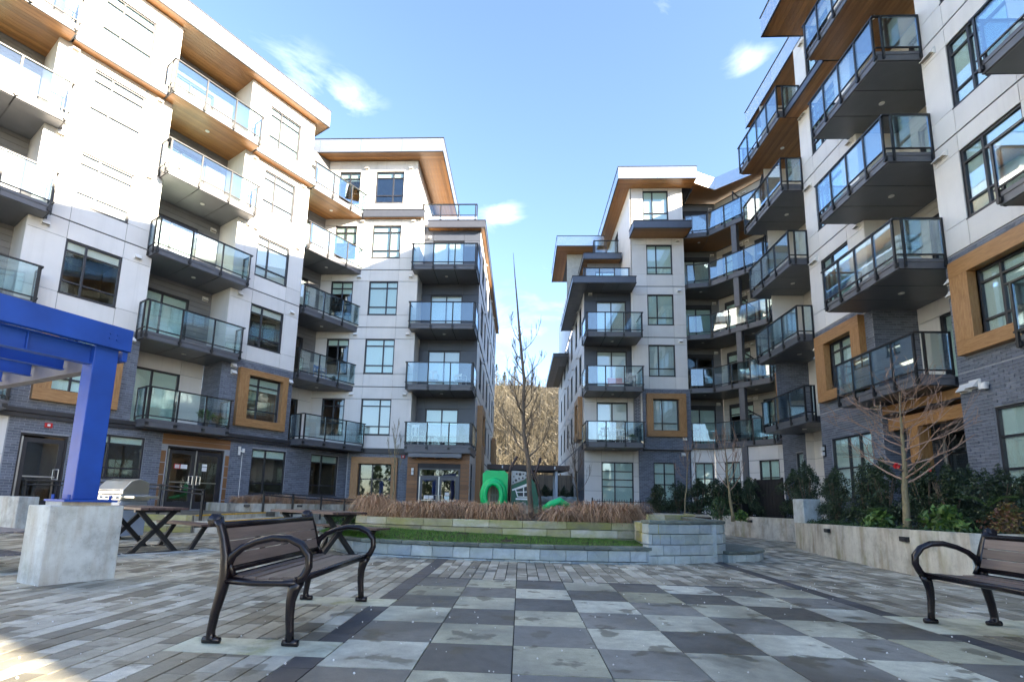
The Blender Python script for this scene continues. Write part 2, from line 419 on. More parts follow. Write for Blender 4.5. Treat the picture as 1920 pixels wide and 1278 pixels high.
def panels(bd, F, u0, u1, z0, z1, holes, us=(), zs=(), mat='white_panel', name='wall_panel', reveal=True):
    hs = [h for h in holes if h[0] < u1 and h[1] > u0 and h[2] < z1 and h[3] > z0]
    us = list(us)+[x for h in hs for x in h[:2]]; zs = list(zs)+[x for h in hs for x in h[2:4]]
    for a, b_, c, d in grid_cells(u0, u1, z0, z1, us, zs, hs):
        dd = d - (.016 if reveal and abs(d-z1) < 1e-4 else 0); cc = c + (.016 if reveal and abs(c-z0) < 1e-4 else 0)
        panel(bd, F, a, b_, cc, dd, mat, name)
def siding(bd, F, u0, u1, z0, z1, holes, mat, h=.2):
    z = z0
    while z < z1-.01:
        zt = min(z+h, z1)
        segs = [(u0, u1)]
        for ho in holes:
            if ho[2] < zt-.01 and ho[3] > z+.01:
                ns = []
                for a, b_ in segs:
                    if ho[1] <= a or ho[0] >= b_: ns.append((a, b_)); continue
                    if ho[0] > a: ns.append((a, ho[0]))
                    if ho[1] < b_: ns.append((ho[1], b_))
                segs = ns
        for a, b_ in segs:
            if b_-a > .02: panel(bd, F, a, b_, z, zt, mat, 'siding_board', .003, .02, .006)
        z = zt
BRICKS = {BL: [], BR: []}
def bricks(bd, F, u0, u1, z0, z1, holes=(), L_=.225, H_=.077, g=.011):
    z = z0; row = 0
    while z < z1-.02:
        zt = min(z+H_, z1)
        u = u0 - (L_/2 if row % 2 else 0)
        while u < u1:
            a, b_ = max(u, u0), min(u+L_, u1)
            segs = [(a, b_)]
            for ho in holes:
                if ho[2] < zt-.012 and ho[3] > z+.012:
                    ns = []
                    for p, q in segs:
                        if ho[1] <= p or ho[0] >= q: ns.append((p, q)); continue
                        if ho[0] > p: ns.append((p, ho[0]))
                        if ho[1] < q: ns.append((ho[1], q))
                    segs = ns
            for p, q in segs:
                if q-p > .03:
                    w = F @ Vector((p, 0, z)); BRICKS[bd].append((w.length if w.x > -50 else 1e9, F, p+g/2, q-g/2, z+g/2, zt-g/2, random.uniform(-.004, .004)))
            u += L_
        z = zt; row += 1
def flush_bricks():
    me = unit_box('brick', 'brick')
    fwd = fw
    for bd, lst in BRICKS.items():
        def key(t):
            p = t[1] @ Vector(((t[2]+t[3])/2, 0, t[4])); v = p - Vector((0, 0, CAM_H)); dep = v.dot(fwd)
            if dep < .5: return 1e6
            x = 931.26+943.12*v.dot(cr)/dep; y = 793.28-943.12*v.dot(cu)/dep
            return dep + (0 if -20 < x < 1940 and -20 < y < 1300 else 1e5) - 20*(t[3]-t[2])
        lst.sort(key=key)
        for (_, F, a, b_, c, d, dy) in lst[:300]:
            link('brick', me, bd, F @ T((a, -.006+dy, c)) @ Matrix.Diagonal((b_-a, .04, d-c, 1)))
        mb = MB()
        for (_, F, a, b_, c, d, dy) in lst[300:]:
            n = len(mb.v); y0, y1 = -.006+dy, .03
            for q in ((a, y0, c), (b_, y0, c), (b_, y0, d), (a, y0, d), (a, y1, c), (b_, y1, c), (b_, y1, d), (a, y1, d)): mb.v.append(tuple(F @ Vector(q)))
            for q in ((0, 1, 2, 3), (0, 4, 5, 1), (3, 2, 6, 7), (0, 3, 7, 4), (1, 5, 6, 2)): mb.f.append(tuple(n+i for i in q)); mb.mi.append(0)
        tag(build(mb, 'brickwork', 'brick', bd), kind='stuff')

def window(bd, F, u0, u1, z0, z1, cols=(.36,), rows=(.235, .80), inset=.04, blind='blind', drop=1.0, room='room', mat='frame_metal', name='window', fr=.055, rcols=None, glassm='window_glass'):
    """window part: frame mesh with one child per pane, a blind and the room seen behind it"""
    w, h = u1-u0, z1-z0; key = ('window', round(w, 3), round(h, 3), cols, rows, fr, mat)
    X = [0, *[c*w for c in cols], w]; Z = [0, *[r_*h for r_ in rows], h]
    def mk():
        mb = MB(); d = .09
        mb.box(0, fr, 0, d, 0, h); mb.box(w-fr, w, 0, d, 0, h); mb.box(fr, w-fr, 0, d, 0, fr); mb.box(fr, w-fr, 0, d, h-fr, h)
        for c in X[1:-1]: mb.box(c-fr*.5, c+fr*.5, .002, d-.002, fr, h-fr)
        for i in range(len(X)-1):
            a = X[i]+(fr if i == 0 else fr*.5); b_ = X[i+1]-(fr if i == len(X)-2 else fr*.5)
            for r_ in Z[1:-1]: mb.box(a, b_, .004, d-.004, r_-fr*.42, r_+fr*.42)
        mb.box(-.02, w+.02, -inset-.015, .0, -.035, -.003)      # sill
        return mb
    W0 = F @ T((u0, inset, z0))
    o = link(name, cached(key, mk, mat), bd, W0)
    for i in range(len(X)-1):
        for j in range(len(Z)-1):
            a, b_, c, d = X[i]+fr*.4, X[i+1]-fr*.4, Z[j]+fr*.4, Z[j+1]-fr*.4
            me = cached(('pane', round(b_-a, 3), round(d-c, 3), glassm), lambda: MB().box(0, b_-a, 0, .008, 0, d-c), glassm)
            link('pane', me, o, W0 @ T((a, .035, c)))
    if blind and drop > 0:
        me = cached(('blind', round(w, 3), round(h*drop, 3), blind), lambda: MB().box(0, w-2*fr, 0, .01, 0, h*drop-fr), blind)
        link('blind', me, o, W0 @ T((fr, .075, h*(1-drop))))
    if drop < .999 or not blind:
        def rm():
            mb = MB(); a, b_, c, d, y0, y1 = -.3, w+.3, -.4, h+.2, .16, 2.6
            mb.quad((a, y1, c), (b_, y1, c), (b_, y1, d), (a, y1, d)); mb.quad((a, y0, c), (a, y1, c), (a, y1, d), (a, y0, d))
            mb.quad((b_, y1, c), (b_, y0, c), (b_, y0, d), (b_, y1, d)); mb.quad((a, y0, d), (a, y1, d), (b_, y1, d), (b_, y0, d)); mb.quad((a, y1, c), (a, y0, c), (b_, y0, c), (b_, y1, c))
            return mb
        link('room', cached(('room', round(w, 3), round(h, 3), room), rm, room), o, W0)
    return o
def slider(bd, F, u0, u1, z0, z1, **k):
    k.setdefault('drop', .0 if random.random() < .4 else 1.0); k.setdefault('blind', random.choice(['blind', 'blind_white', 'curtain']))
    k.setdefault('room', 'room')
    return window(bd, F, u0, u1, z0, z1, cols=(.5,), rows=(), inset=.05, name='patio_door', fr=.06, **k)
def surround(bd, F, u0, u1, z0, z1, hole, proj=.2, mat='cedar'):
    a, b_, c, d = hole; y0, y1 = -proj, .06
    mb = MB()
    mb.box(u0, u1, y0, y1, z0, c, 0); mb.box(u0, u1, y0, y1, d, z1, 0)
    mb.box(u0, a, y0, y1, c, d, 1); mb.box(b_, u1, y0, y1, c, d, 1)
    return build(mb, 'window_surround', ['cedar', 'cedar_v'], bd, F, bevel=.006)
def vent(bd, F, u, z, s=1, dark=False):
    def mk():
        mb = MB(); mb.box(-.11, .11, -.03, 0, 0, .17); n = len(mb.v)
        mb.v += [(-.09, -.03, .15), (.09, -.03, .15), (.09, -.13, .04), (-.09, -.13, .04), (-.09, -.03, .02), (.09, -.03, .02), (.09, -.13, .02), (-.09, -.13, .02)]
        for q in ((0, 3, 2, 1), (3, 7, 6, 2), (0, 4, 7, 3), (1, 2, 6, 5), (4, 5, 6, 7)): mb.f.append(tuple(n+i for i in q)); mb.mi.append(1 if q == (4, 5, 6, 7) else 0)
        return mb
    return link('vent_hood', cached(('vent', 1), mk, ['white_plastic', 'taupe_plastic']), bd, F @ T((u, -.006, z)) @ Matrix.Scale(s, 4))

def balcony(bd, F, u0, u1, yo, zf, yi=0.0, n=3, ends=(1, 1), soffit='soffit_panel', th=.26, rail_h=1.08, npan=3, light=True, inward=0.0, end_posts=True, yr=None, stub=False):
    """balcony part in facade coordinates; yo = outer edge (negative = towards the yard), inward = depth of slab into the recess"""
    w = u1-u0; D = yi-yo
    W0 = F @ T((u0, yo, zf))       # local: x along, y from outer edge inwards, z from floor
    key = ('balcony', round(w, 3), round(D, 3), round(th, 3))
    def mk():
        mb = MB(); mb.box(0, w, 0, D, -th+.02, 0); mb.box(-.015, w+.015, -.02, D, -.075, .012); mb.box(.02, w-.02, .03, D, -th+.0165, -th+.0195, 1)
        return mb
    o = link('balcony', cached(key, mk, ['balcony_metal', 'joint_dark']), bd, W0)
    di = D + inward
    if inward:
        ins = .12
        link('floor_slab', cached(('fs', round(w, 3), round(inward, 3)), lambda: MB().box(ins, w-ins, 0, inward, -th+.02, 0), 'balcony_metal'), o, W0 @ T((0, D+.002, 0)))
    pw = (w-.06)/npan
    wood_ = soffit == 'soffit_wood'
    if wood_:
        nb = max(2, int((di-.08)/.14)); bw = (di-.08)/nb
        me = cached(('sb', round(w, 3), round(bw, 3)), lambda: MB().box(0, w-.06, 0, bw-.006, -.015, 0), soffit)
        for i in range(nb): link('soffit_board', me, o, W0 @ T((.03, .04+i*bw, -th+.018)))
    else:
        me = cached(('sp', round(pw, 3), round(di, 3), soffit), lambda: MB().box(0, pw-.035, 0, di-.08, -.012, 0), soffit)
        for i in range(npan): link('soffit_panel', me, o, W0 @ T((.03+i*pw+.017, .04, -th+.016)))
    if light:
        def lm(): mb = MB(); mb.cyl(0, 0, -.02, 0, .075, 14); return mb
        link('downlight', cached(('dl',), lm, 'downlight'), o, W0 @ T((w*.5+.02, di*.45, -th+.004)))
    # guard: posts outside the slab edge, top rail, bottom rail, glass panels
    ps = .05; e = ps/2
    pm = cached(('post', round(rail_h, 2), stub), lambda: MB().box(-e, e, -e, e, (-.22 if not stub else 0), rail_h-.03).box(-.05, .05, -.012, .05, -.19, -.10), 'black_metal')
    x_list = [0+.04] + [w*i/n for i in range(1, n)] + [w-.04]
    yb = -.045
    for i, x in enumerate(x_list):
        link('post', pm, o, W0 @ T((x, yb, 0)))
    rm = cached(('rail', round(w, 3)), lambda: MB().box(-.05, w+.05, yb-.035, yb+.035, rail_h-.04, rail_h), 'black_metal'); link('top_rail', rm, o, W0)
    rb = cached(('railb', round(w, 3)), lambda: MB().box(0, w, yb-.018, yb+.018, .09, .125), 'black_metal'); link('bottom_rail', rb, o, W0)
    for i in range(len(x_list)-1):
        a, b_ = x_list[i]+e+.008, x_list[i+1]-e-.008
        gm = cached(('bg', round(b_-a, 3), round(rail_h, 2)), lambda: MB().box(0, b_-a, yb-.005, yb+.005, .128, rail_h-.045), 'balcony_glass')
        link('glass_panel', gm, o, W0 @ T((a, 0, 0)))
    for side, on in ((0, ends[0]), (1, ends[1])):
        if not on: continue
        x = -.03 if side == 0 else w+.03
        DD = D-.02
        k = ('end', side, round(DD, 3), round(rail_h, 2))
        def em():
            mb = MB(); mb.box(x-.025, x+.025, yb, DD, rail_h-.04, rail_h); mb.box(x-.015, x+.015, yb, DD, .09, .125)
            mb.box(x-e, x+e, DD-ps, DD, -.22 if not stub else 0, rail_h-.04); mb.box(x-e, x+e, .12, .12+ps, -.22 if not stub else 0, rail_h-.04); return mb
        link('end_rail', cached((*k, round(w, 3)), em, 'black_metal'), o, W0)
        gm = cached(('eg', round(DD, 3), round(rail_h, 2), round(x, 3)), lambda: MB().box(x-.005, x+.005, .18, DD-.06, .128, rail_h-.045), 'balcony_glass')
        link('glass_panel', gm, o, W0)
    return o

def overhang(bd, F, u0, u1, y0, y1, zs, h, name='roof', fascia='fascia_metal', soffit='soffit_wood', fp=2.4, sides=(1, 1), cap=True, board=.16, front=True):
    """flat roof or cornice: soffit boards below, fascia panels round the edge, thin dark cap"""
    mb = MB(); mb.box(u0+.03, u1-.03, y0+.03, y1, zs+.02, zs+h-.03)
    if cap: mb.box(u0-.02, u1+.02, y0-.02, y1, zs+h-.03, zs+h)
    mb.box(u0-.012, u1+.012, y0-.012, y0+.04, zs-.012, zs+.03)
    if sides[0]: mb.box(u0-.012, u0+.04, y0+.041, y1, zs-.012, zs+.03)
    if sides[1]: mb.box(u1-.04, u1+.012, y0+.041, y1, zs-.012, zs+.03)
    o = build(mb, name, 'frame_metal', bd, F)
    if front:
        n = max(1, round((u1-u0)/fp)); w = (u1-u0)/n
        for i in range(n): link('fascia_panel', cached(('fp', round(w, 3), round(h, 3), fascia), lambda: MB().box(.006, w-.006, 0, .02, .035, h-.035), fascia), o, F @ T((u0+i*w, y0+.004, zs)))
    for sd_, x in ((0, u0), (1, u1)):
        if not sides[sd_]: continue
        n = max(1, round((y1-y0)/fp)); w = (y1-y0-.05)/n
        for i in range(n): link('fascia_panel', cached(('fs', round(w, 3), round(h, 3), fascia), lambda: MB().box(-.01, .01, .006, w-.006, .035, h-.035), fascia), o, F @ T((x+(.014 if sd_ == 0 else -.014), y0+.05+i*w, zs)))
    return o
def soffit_boards(o, F, u0, u1, y0, y1, z, mat='soffit_wood', bw=.16, along=True):
    if along:
        n = max(1, int(round((y1-y0)/bw))); w = (y1-y0)/n
        me = cached(('sbd', round(u1-u0, 3), round(w, 3), mat), lambda: MB().box(0, u1-u0, .003, w-.003, -.012, .01), mat)
        for i in range(n): link('soffit_board', me, o, F @ T((u0, y0+i*w, z)))
    else:
        n = max(1, int(round((u1-u0)/bw))); w = (u1-u0)/n
        me = cached(('sbc', round(y1-y0, 3), round(w, 3), mat), lambda: MB().box(.003, w-.003, 0, y1-y0, -.012, .01), mat)
        for i in range(n): link('soffit_board', me, o, F @ T((u0+i*w, y0, z)))

# ================================================================== LEFT BUILDING
LF = {2: 3.34, 3: 6.33, 4: 9.31, 5: 12.3, 6: 15.3}
LTOP = 18.3
def wrect(f, a, b_, s=.66, h=2.40): return (a, b_, f+s, f+h)
def side_frame(F, x, y, left):        # wall of a recess; left=True: the wall at the left end, facing right
    p = F @ Vector((x, y, 0)); d = (F.to_3x3() @ Vector((1, 0, 0)))
    return frame((p.x, p.y), (d.x, d.y)) if left else frame((p.x, p.y), (-d.x, -d.y))
def recess(bd, F, u0, u1, dep, floors, top, door=(.06, .62), style=None, brick_to=2):
    fl = sorted(floors)
    FB = off(F, dep); FLs = side_frame(F, u0, dep, True); FRs = side_frame(F, u1, 0, False)
    w = u1-u0
    # left return: x from deep end... seen from outside its x axis runs inwards
    for k in fl:
        z0 = floors[k]; z1 = floors.get(k+1, top)
        a, b_ = u0+w*door[0], u0+w*door[1]
        hole = (a, b_, z0+.03, z0+2.18)
        st = (style or {}).get(k, 'grey_siding')
        wall(bd, FB, u0, u1, z0, z1, [hole], depth=.2)
        if st in ('white_panel',): panels(bd, FB, u0, u1, z0, z1, [hole], mat=st)
        elif st == 'dark_panel': panels(bd, FB, u0, u1, z0, z1, [hole], mat=st)
        else: siding(bd, FB, u0, u1, z0, z1-.02, [hole], st)
        slider(bd, FB, *hole)
        FRd = side_frame(F, u1, dep, False)
        for Fs, xs in ((side_frame(F, u0, dep, True), (-dep, 0)), (side_frame(F, u1, 0, False), (-dep, 0))):
            pass
        # returns (thin walls)
        mbL = side_frame(F, u0, 0, True); mbR = side_frame(F, u1, 0, False)
        if k <= brick_to:
            wall(bd, mbR, -dep, 0, z0, z1, mat='mortar'); bricks(bd, mbR, -dep, 0, z0, z1)
            wall(bd, mbL, 0, dep, z0, z1, mat='mortar'); bricks(bd, mbL, 0, dep, z0, z1)
        else:
            wall(bd, mbR, -dep, 0, z0, z1); panel(bd, mbR, -dep, -.002, z0+.01, z1-.01)
            wall(bd, mbL, 0, dep, z0, z1); panel(bd, mbL, .002, dep, z0+.01, z1-.01)
def storey_wall(bd, F, u0, u1, floors, top, win, first, brick_floors, blinds, surr=None, wz=(.66, 2.40), rows=(.235, .80), cols=(.36,), us=()):
    for k in sorted(floors):
        if k < first: continue
        z0 = floors[k]; z1 = floors.get(k+1, top)
        if k in brick_floors:
            hole = surr[1] if surr else None
            hs = [hole] if hole else []
            wall(bd, F, u0, u1, z0, z1, hs, 'mortar'); bricks(bd, F, u0, u1, z0, z1-.03, [surr[0]] if surr else [])
            if surr:
                surround(bd, F, *surr[0], surr[1])
                window(bd, F, *surr[1], cols=cols, rows=rows, **blinds.get(k, {}))
        else:
            hs = [wrect(z0, *win, *wz)] if win else []
            wall(bd, F, u0, u1, z0, z1, hs); panels(bd, F, u0, u1, z0, z1, hs, us=us)
            for h in hs: window(bd, F, *h, cols=cols, rows=rows, **blinds.get(k, {}))

# --- wing along the left (FL)
dark = dict(drop=.22, blind='blind_white', room='room')
mid = dict(drop=.55, blind='blind')
storey_wall(BL, FL, 3.5, 6.75, LF, LTOP, (4.44, 5.92), 2, (2,), {4: dict(blind='blind_white'), 3: dark, 2: dict(drop=1.0, blind='blind'), 5: dict(blind='blind_white')}, ((4.2, 6.3, 3.62, 5.92), (4.6, 5.95, 3.98, 5.70)))
storey_wall(BL, FL, 9.52, 12.55, LF, LTOP, (10.4, 11.85), 2, (2,), {3: dark, 4: dict(blind='blind_white'), 2: dict(drop=.30, blind='blind', room='room_warm'), 5: dict(blind='blind_white')}, ((10.15, 12.25, 3.68, 5.98), (10.55, 12.0, 4.0, 5.74)))
storey_wall(BL, FL, -6.0, .6, LF, LTOP, (-3.2, -1.7), 2, (2,), {k: dict(blind='blind') for k in range(2, 7)})
wst = {2: 'white_panel'}
recess(BL, FL, .6, 3.5, 1.4, LF, LTOP, style=wst)
recess(BL, FL, 6.75, 9.52, 1.4, LF, LTOP, style=wst, door=(.04, .70))
# corner recess E: back wall only, the block facing the camera closes it on the right
FE = off(FL, 1.6)
for k in sorted(LF):
    z0 = LF[k]; z1 = LF.get(k+1, LTOP); hole = (12.72, 13.95, z0+.03, z0+2.18)
    wall(BL, FE, 12.55, 14.66, z0, z1, [hole], depth=.2)
    if k == 2: panels(BL, FE, 12.55, 14.64, z0, z1, [hole])
    else: siding(BL, FE, 12.55, 14.64, z0, z1-.02, [hole], 'grey_siding')
    slider(BL, FE, *hole, drop=.0 if k < 4 else .6, room='room_warm' if k == 2 else 'room')
    sfw = side_frame(FL, 12.55, 0, True)
    wall(BL, sfw, 0, 1.6, z0, z1, mat='mortar' if k == 2 else 'joint_dark')
# ground floor of the wing
door1 = (4.15, 5.25, .46, 2.65); dd = (8.0, 9.97, .47, 2.67)
gw1, gw2, gw3 = (5.62, 7.28, 1.45, 2.84), (11.05, 12.55, 1.08, 2.87), (13.77, 15.25, 1.10, 2.90)
woodp = (7.8, 10.16, .40, 3.10)
wall(BL, FL, -6, 15.9, -.1, 3.34, [door1, dd, gw1, gw2, gw3], 'mortar', depth=.22)
bricks(BL, FL, 3.86, 15.85, .0, 3.08, [door1, woodp, gw1, gw2, gw3])
panels(BL, FL, -6, 3.84, 0, 3.08, [], us=(-4, -2, 0, 2), zs=(1, 2))
for g_, bl in ((gw1, dict(drop=.2)), (gw2, dict(drop=.2)), (gw3, dict(drop=.2))):
    window(BL, FL, *g_, cols=(.40,), rows=(.24, .80), **bl)
mb = MB()
mb.box(-6, 15.86, -.10, .0, 3.08, 3.20); mb.box(-6, 15.88, -.14, .0, 3.21, 3.34)
build(mb, 'band_course', 'frame_metal', BL, FL)
# entry boards round the double door
z = woodp[2]
for i, hgt in enumerate((.42, .42, .42, .42, .42)):
    for a, b_ in ((woodp[0], dd[0]-.04), (dd[1]+.04, woodp[1])):
        panel(BL, FL, a, b_, z, z+hgt, 'cedar_board', 'cladding_board', .003, .05, .014)
    z += hgt
for i in range(2): panel(BL, FL, woodp[0], woodp[1], 2.71+i*.185, 2.71+(i+1)*.185, 'cedar_board', 'cladding_board', .003, .05, .004)
def glazed_door(bd, F, u0, u1, z0, z1, leaves=2, sidelight=0, transom=0, signs=(), paint='frame_metal'):
    w, h = u1-u0, z1-z0; W0 = F @ T((u0, .06, z0))
    mb = MB(); f_ = .06
    mb.box(0, f_, 0, .1, 0, h); mb.box(w-f_, w, 0, .1, 0, h); mb.box(f_, w-f_, 0, .1, h-f_, h)
    hd = h-f_-transom
    if transom: mb.box(f_, w-f_, 0, .1, hd-.05, hd)
    x1 = w-f_-sidelight
    if sidelight: mb.box(x1-.03, x1+.03, .0, .1, 0, hd)
    o = build(mb, 'door_frame' if False else 'entrance_door', paint, bd, W0)
    lw_ = (x1-f_)/leaves
    for i in range(leaves):
        a = f_+i*lw_; mb = MB(); st = .13
        mb.box(a+.006, a+st, .02, .075, .01, hd-.06); mb.box(a+lw_-st, a+lw_-.006, .02, .075, .01, hd-.06)
        mb.box(a+st, a+lw_-st, .02, .075, .01, .27); mb.box(a+st, a+lw_-st, .02, .075, hd-.06-st, hd-.06)
        build(mb, 'door_leaf', paint, o, W0)
        mb = MB().box(a+st, a+lw_-st, .04, .05, .27, hd-.06-st); build(mb, 'pane', 'window_glass', o, W0)
        mb = MB().box(a+st, a+lw_-st, -.02, .0, .93, .97)
        build(mb, 'push_bar', 'steel', o, W0)
        hx = a+lw_-.07 if i == 0 and leaves == 2 else (a+.07 if leaves == 2 else a+lw_-.07)
        s_ = 1 if i == 0 else -1
        mb = MB(); mb.tube([(hx, .02, .88), (hx, -.06, .88), (hx+.0, -.06, 1.18), (hx, .02, 1.18)], .014, 8)
        mb.tube([(hx, -.06, .88), (hx-s_*.13, -.06, .89), (hx-s_*.13, -.06, 1.17), (hx, -.06, 1.18)], .012, 8)
        build(mb, 'handle', 'steel', o, W0)
        mb = MB().box(a-.012, a+.028, -.012, .002, .02, hd-.04); build(mb, 'hinge_strip', 'steel', o, W0)
    if sidelight: build(MB().box(x1+.03, w-f_, .04, .05, .02, hd-.05), 'pane', 'window_glass', o, W0)
    if transom: build(MB().box(f_, w-f_, .04, .05, hd, h-f_), 'pane', 'window_glass', o, W0)
    for (sx, sz, sw, sh, m) in signs: build(MB().box(sx, sx+sw, .030, .036, sz, sz+sh), 'notice', m, o, W0)
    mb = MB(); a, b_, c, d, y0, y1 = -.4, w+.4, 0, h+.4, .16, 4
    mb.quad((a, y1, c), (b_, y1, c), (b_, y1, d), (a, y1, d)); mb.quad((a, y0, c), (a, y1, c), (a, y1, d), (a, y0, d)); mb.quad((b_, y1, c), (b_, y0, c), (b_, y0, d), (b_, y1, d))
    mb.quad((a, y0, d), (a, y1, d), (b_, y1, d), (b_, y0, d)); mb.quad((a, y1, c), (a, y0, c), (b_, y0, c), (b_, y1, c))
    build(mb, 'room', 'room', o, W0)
    mb = MB()
    for qx in (.25, .7): 
        for qy in (1.0, 1.9): mb.cyl(w*qx, qy, h+.36, h+.39, .09, 10)
    build(mb, 'ceiling_light', 'lamp_glow', o, W0)
    return o
glazed_door(BL, FL, *dd, signs=((.30, 1.42, .21, .17, 'red_paint'), (.33, 1.44, .15, .13, 'white_paint'), (.52, 1.43, .22, .15, 'white_paint'), (1.25, 1.55, .17, .09, 'white_paint'), (1.25, 1.38, .17, .15, 'white_paint')))
glazed_door(BL, FL, *door1, leaves=1, sidelight=0)
# balconies of the wing
for k in (3, 4, 5): balcony(BL, FL, 6.62, 9.88, -.58, LF[k], inward=1.4, n=3, npan=3)
balcony(BL, FL, 6.45, 9.75, -.62, LF[6], inward=1.4, n=3, soffit='soffit_wood')
balcony(BL, FL, 6.9, 9.6, -.80, 3.40, inward=1.4, n=3, npan=3, stub=True)
for k in (3, 4, 5): balcony(BL, FL, .4, 3.85, -.58, LF[k], inward=1.4, n=3, npan=3)
balcony(BL, FL, .4, 3.75, -.62, LF[6], inward=1.4, n=3, soffit='soffit_wood')
balcony(BL, FL, .5, 3.6, -.80, 3.40, inward=1.4, n=3, stub=True)
for k in (3, 4, 5): balcony(BL, FL, 12.62, 15.84, -.12, LF[k], inward=1.65, n=3, npan=3, ends=(0, 0))
balcony(BL, FL, 12.62, 15.86, -.12, LF[6], inward=1.65, n=3, soffit='soffit_wood', ends=(0, 0))
balcony(BL, FL, 12.62, 15.86, -.90, 3.40, inward=1.65, n=3, ends=(1, 0), stub=True, light=False)
# cornice at the sixth floor, in the stretches between the balconies, and the roof
for a, b_ in ((-6, .38), (3.77, 6.43), (9.77, 12.60)):
    o = overhang(BL, FL, a, b_, -.34, .02, 15.04, .34, 'cornice', 'white_panel', sides=(0, 0))
    soffit_boards(o, FL, a+.02, b_-.02, -.30, .0, 15.05)
o = overhang(BL, FL, -6, 13.05, -.40, 10.0, LTOP, .85, sides=(0, 1))
soffit_boards(o, FL, -5.98, 13.0, -.36, 2.0, LTOP+.01)
# outlets, alarm and lamps on the wing
for k in (3, 4, 5):
    vent(BL, FL, 3.9, LF[k]+2.56); vent(BL, FL, 6.33, LF[k]+2.52); vent(BL, FL, 9.9, LF[k]+2.52); vent(BL, FL, 12.2, LF[k]+2.52); 
vent(BL, FL, 10.22, LF[4]+2.52)
for (u, z) in ((6.5, 5.98), (9.95, 5.92), (9.97, 5.66), (12.42, 5.80)): vent(BL, FL, u, z)
for k in (3, 4): vent(BL, off(FL, 1.4), 9.25, LF[k]+2.35)
def alarm(bd, F, u, z):
    mb = MB(); mb.box(-.09, .09, -.05, 0, -.07, .07); mb.box(-.035, .035, -.075, -.05, -.035, .035, 1)
    return build(mb, 'fire_alarm', ['red_paint', 'white_plastic'], bd, F @ T((u, 0, z)), bevel=.008)
alarm(BL, FL, 4.72, 2.92)
mb = MB(); mb.cyl(0, -.09, .02, .16, .05, 12); mb.cyl(0, -.09, -.17, -.03, .05, 12); mb.cyl(.16, -.09, -.06, .09, .05, 12); mb.box(-.02, .17, -.06, 0, -.03, .02); build(mb, 'wall_lamp', 'white_plastic', BL, FL @ T((10.48, 0, 2.72)))
mb = MB(); mb.tube([(10.66, -.03, .5), (10.64, -.03, 2.62)], .012, 6); build(mb, 'conduit', 'white_plastic', BL, FL)

# --- block facing the camera (FML) with its charcoal recess
mlw = (-7.70, -6.25); mld = (-9.62, -8.52)
bl_ml = {5: dict(blind='blind'), 4: dict(blind='blind'), 3: dict(blind='blind'), 2: dict(blind='blind_white'), 6: dict(drop=.2, room='room')}
bl_md = {5: dict(drop=.5), 4: dict(drop=.35, room='room_warm'), 3: dict(drop=.2), 2: dict(drop=0, room='room_warm'), 6: dict(drop=.25)}
for k in sorted(LF):
    z0 = LF[k]; z1 = LF.get(k+1, LTOP)
    hw, hd_ = wrect(z0, *mlw), wrect(z0, *mld, .62, 2.38)
    x1 = -5.28 if k < 6 else -5.56
    wall(BL, FML, -10.3, x1, z0, z1, [hw, hd_]); panels(BL, FML, -10.25, x1, z0, z1, [hw, hd_])
    window(BL, FML, *hw, cols=(.62,), **bl_ml[k]); window(BL, FML, *hd_, cols=(.5,), rows=(.33, .80), **bl_md[k])
    if k < 6:
        vent(BL, FML, -5.62, z0+2.56); vent(BL, FML, -8.22, z0+2.54)
        F5 = side_frame(FML, -5.28, 0, True)
        wall(BL, F5, 0, 1.1, z0, z1); panel(BL, F5, .002, 1.1, z0+.01, z1-.01)
        hole = (-4.80, -3.15, z0+.03, z0+2.16)
        wall(BL, FMD, -5.28, -2.3, z0, z1, [hole], depth=.2)
        panels(BL, FMD, -5.28, -2.3, z0, z1, [hole], zs=(z0+2.16,), mat='dark_panel')
        slider(BL, FMD, *hole, blind='blind_white' if k != 2 else 'blind', drop=1 if k > 2 else .35)
    else: vent(BL, FML, -5.9, z0+2.5); vent(BL, FML, -8.2, z0+2.5)
for k in (3, 4, 5): balcony(BL, FMD, -5.45, -2.32, -1.72, LF[k], n=3, npan=3)
balcony(BL, FMD, -5.18, -2.24, -2.42, 3.43, n=3, npan=3, stub=True, th=.36, light=False, rail_h=1.02)
# ground floor: brick with a timber framed window, then the timber clad entrance
fwn = (-7.60, -6.03, .75, 2.62)
wall(BL, FML, -8.2, -5.28, -.1, 3.34, [fwn], 'mortar'); bricks(BL, FML, -8.14, -5.1, 0, 3.12, [(-7.95, -5.76, .4, 2.93)])
surround(BL, FML, -7.95, -5.76, .40, 2.93, fwn, .16); window(BL, FML, *fwn, cols=(.4,), rows=(.62,), blind=None, room='room')
mb = MB(); mb.box(-8.2, -5.1, -.12, 0, 3.12, 3.34); build(mb, 'band_course', 'frame_metal', BL, FML)
FME = frame((0, 22.4), (0, -1))
ed = (-4.58, -2.72, .05, 2.42)
wall(BL, FME, -5.09, -2.28, -.1, 3.08, [ed])
z = 0
while z < 3.05:
    h_ = .375 if z+.38 < 3.08 else 3.08-z
    segs = ((-5.09, ed[0]-.03), (ed[1]+.03, -2.28)) if z < ed[3]-.05 else ((-5.09, -2.28),)
    for a, b_ in segs:
        panel(BL, FME, a, b_, z, z+h_*.5, 'cedar_board', 'cladding_board', .002, .045, .003); panel(BL, FME, a, b_, z+h_*.5, z+h_, 'cedar_board', 'cladding_board', .002, .045, .009)
    z += h_
glazed_door(BL, FME, *ed, transom=.27, signs=((.28, 1.0, .22, .16, 'white_paint'), (.52, 1.0, .2, .16, 'white_paint'), (1.22, 1.18, .2, .13, 'white_paint'), (1.2, .82, .22, .33, 'blind')), paint='cornice_metal')
wall(BL, side_frame(FME, -2.28, 0, True), 0, 2.1, -.1, 3.4)
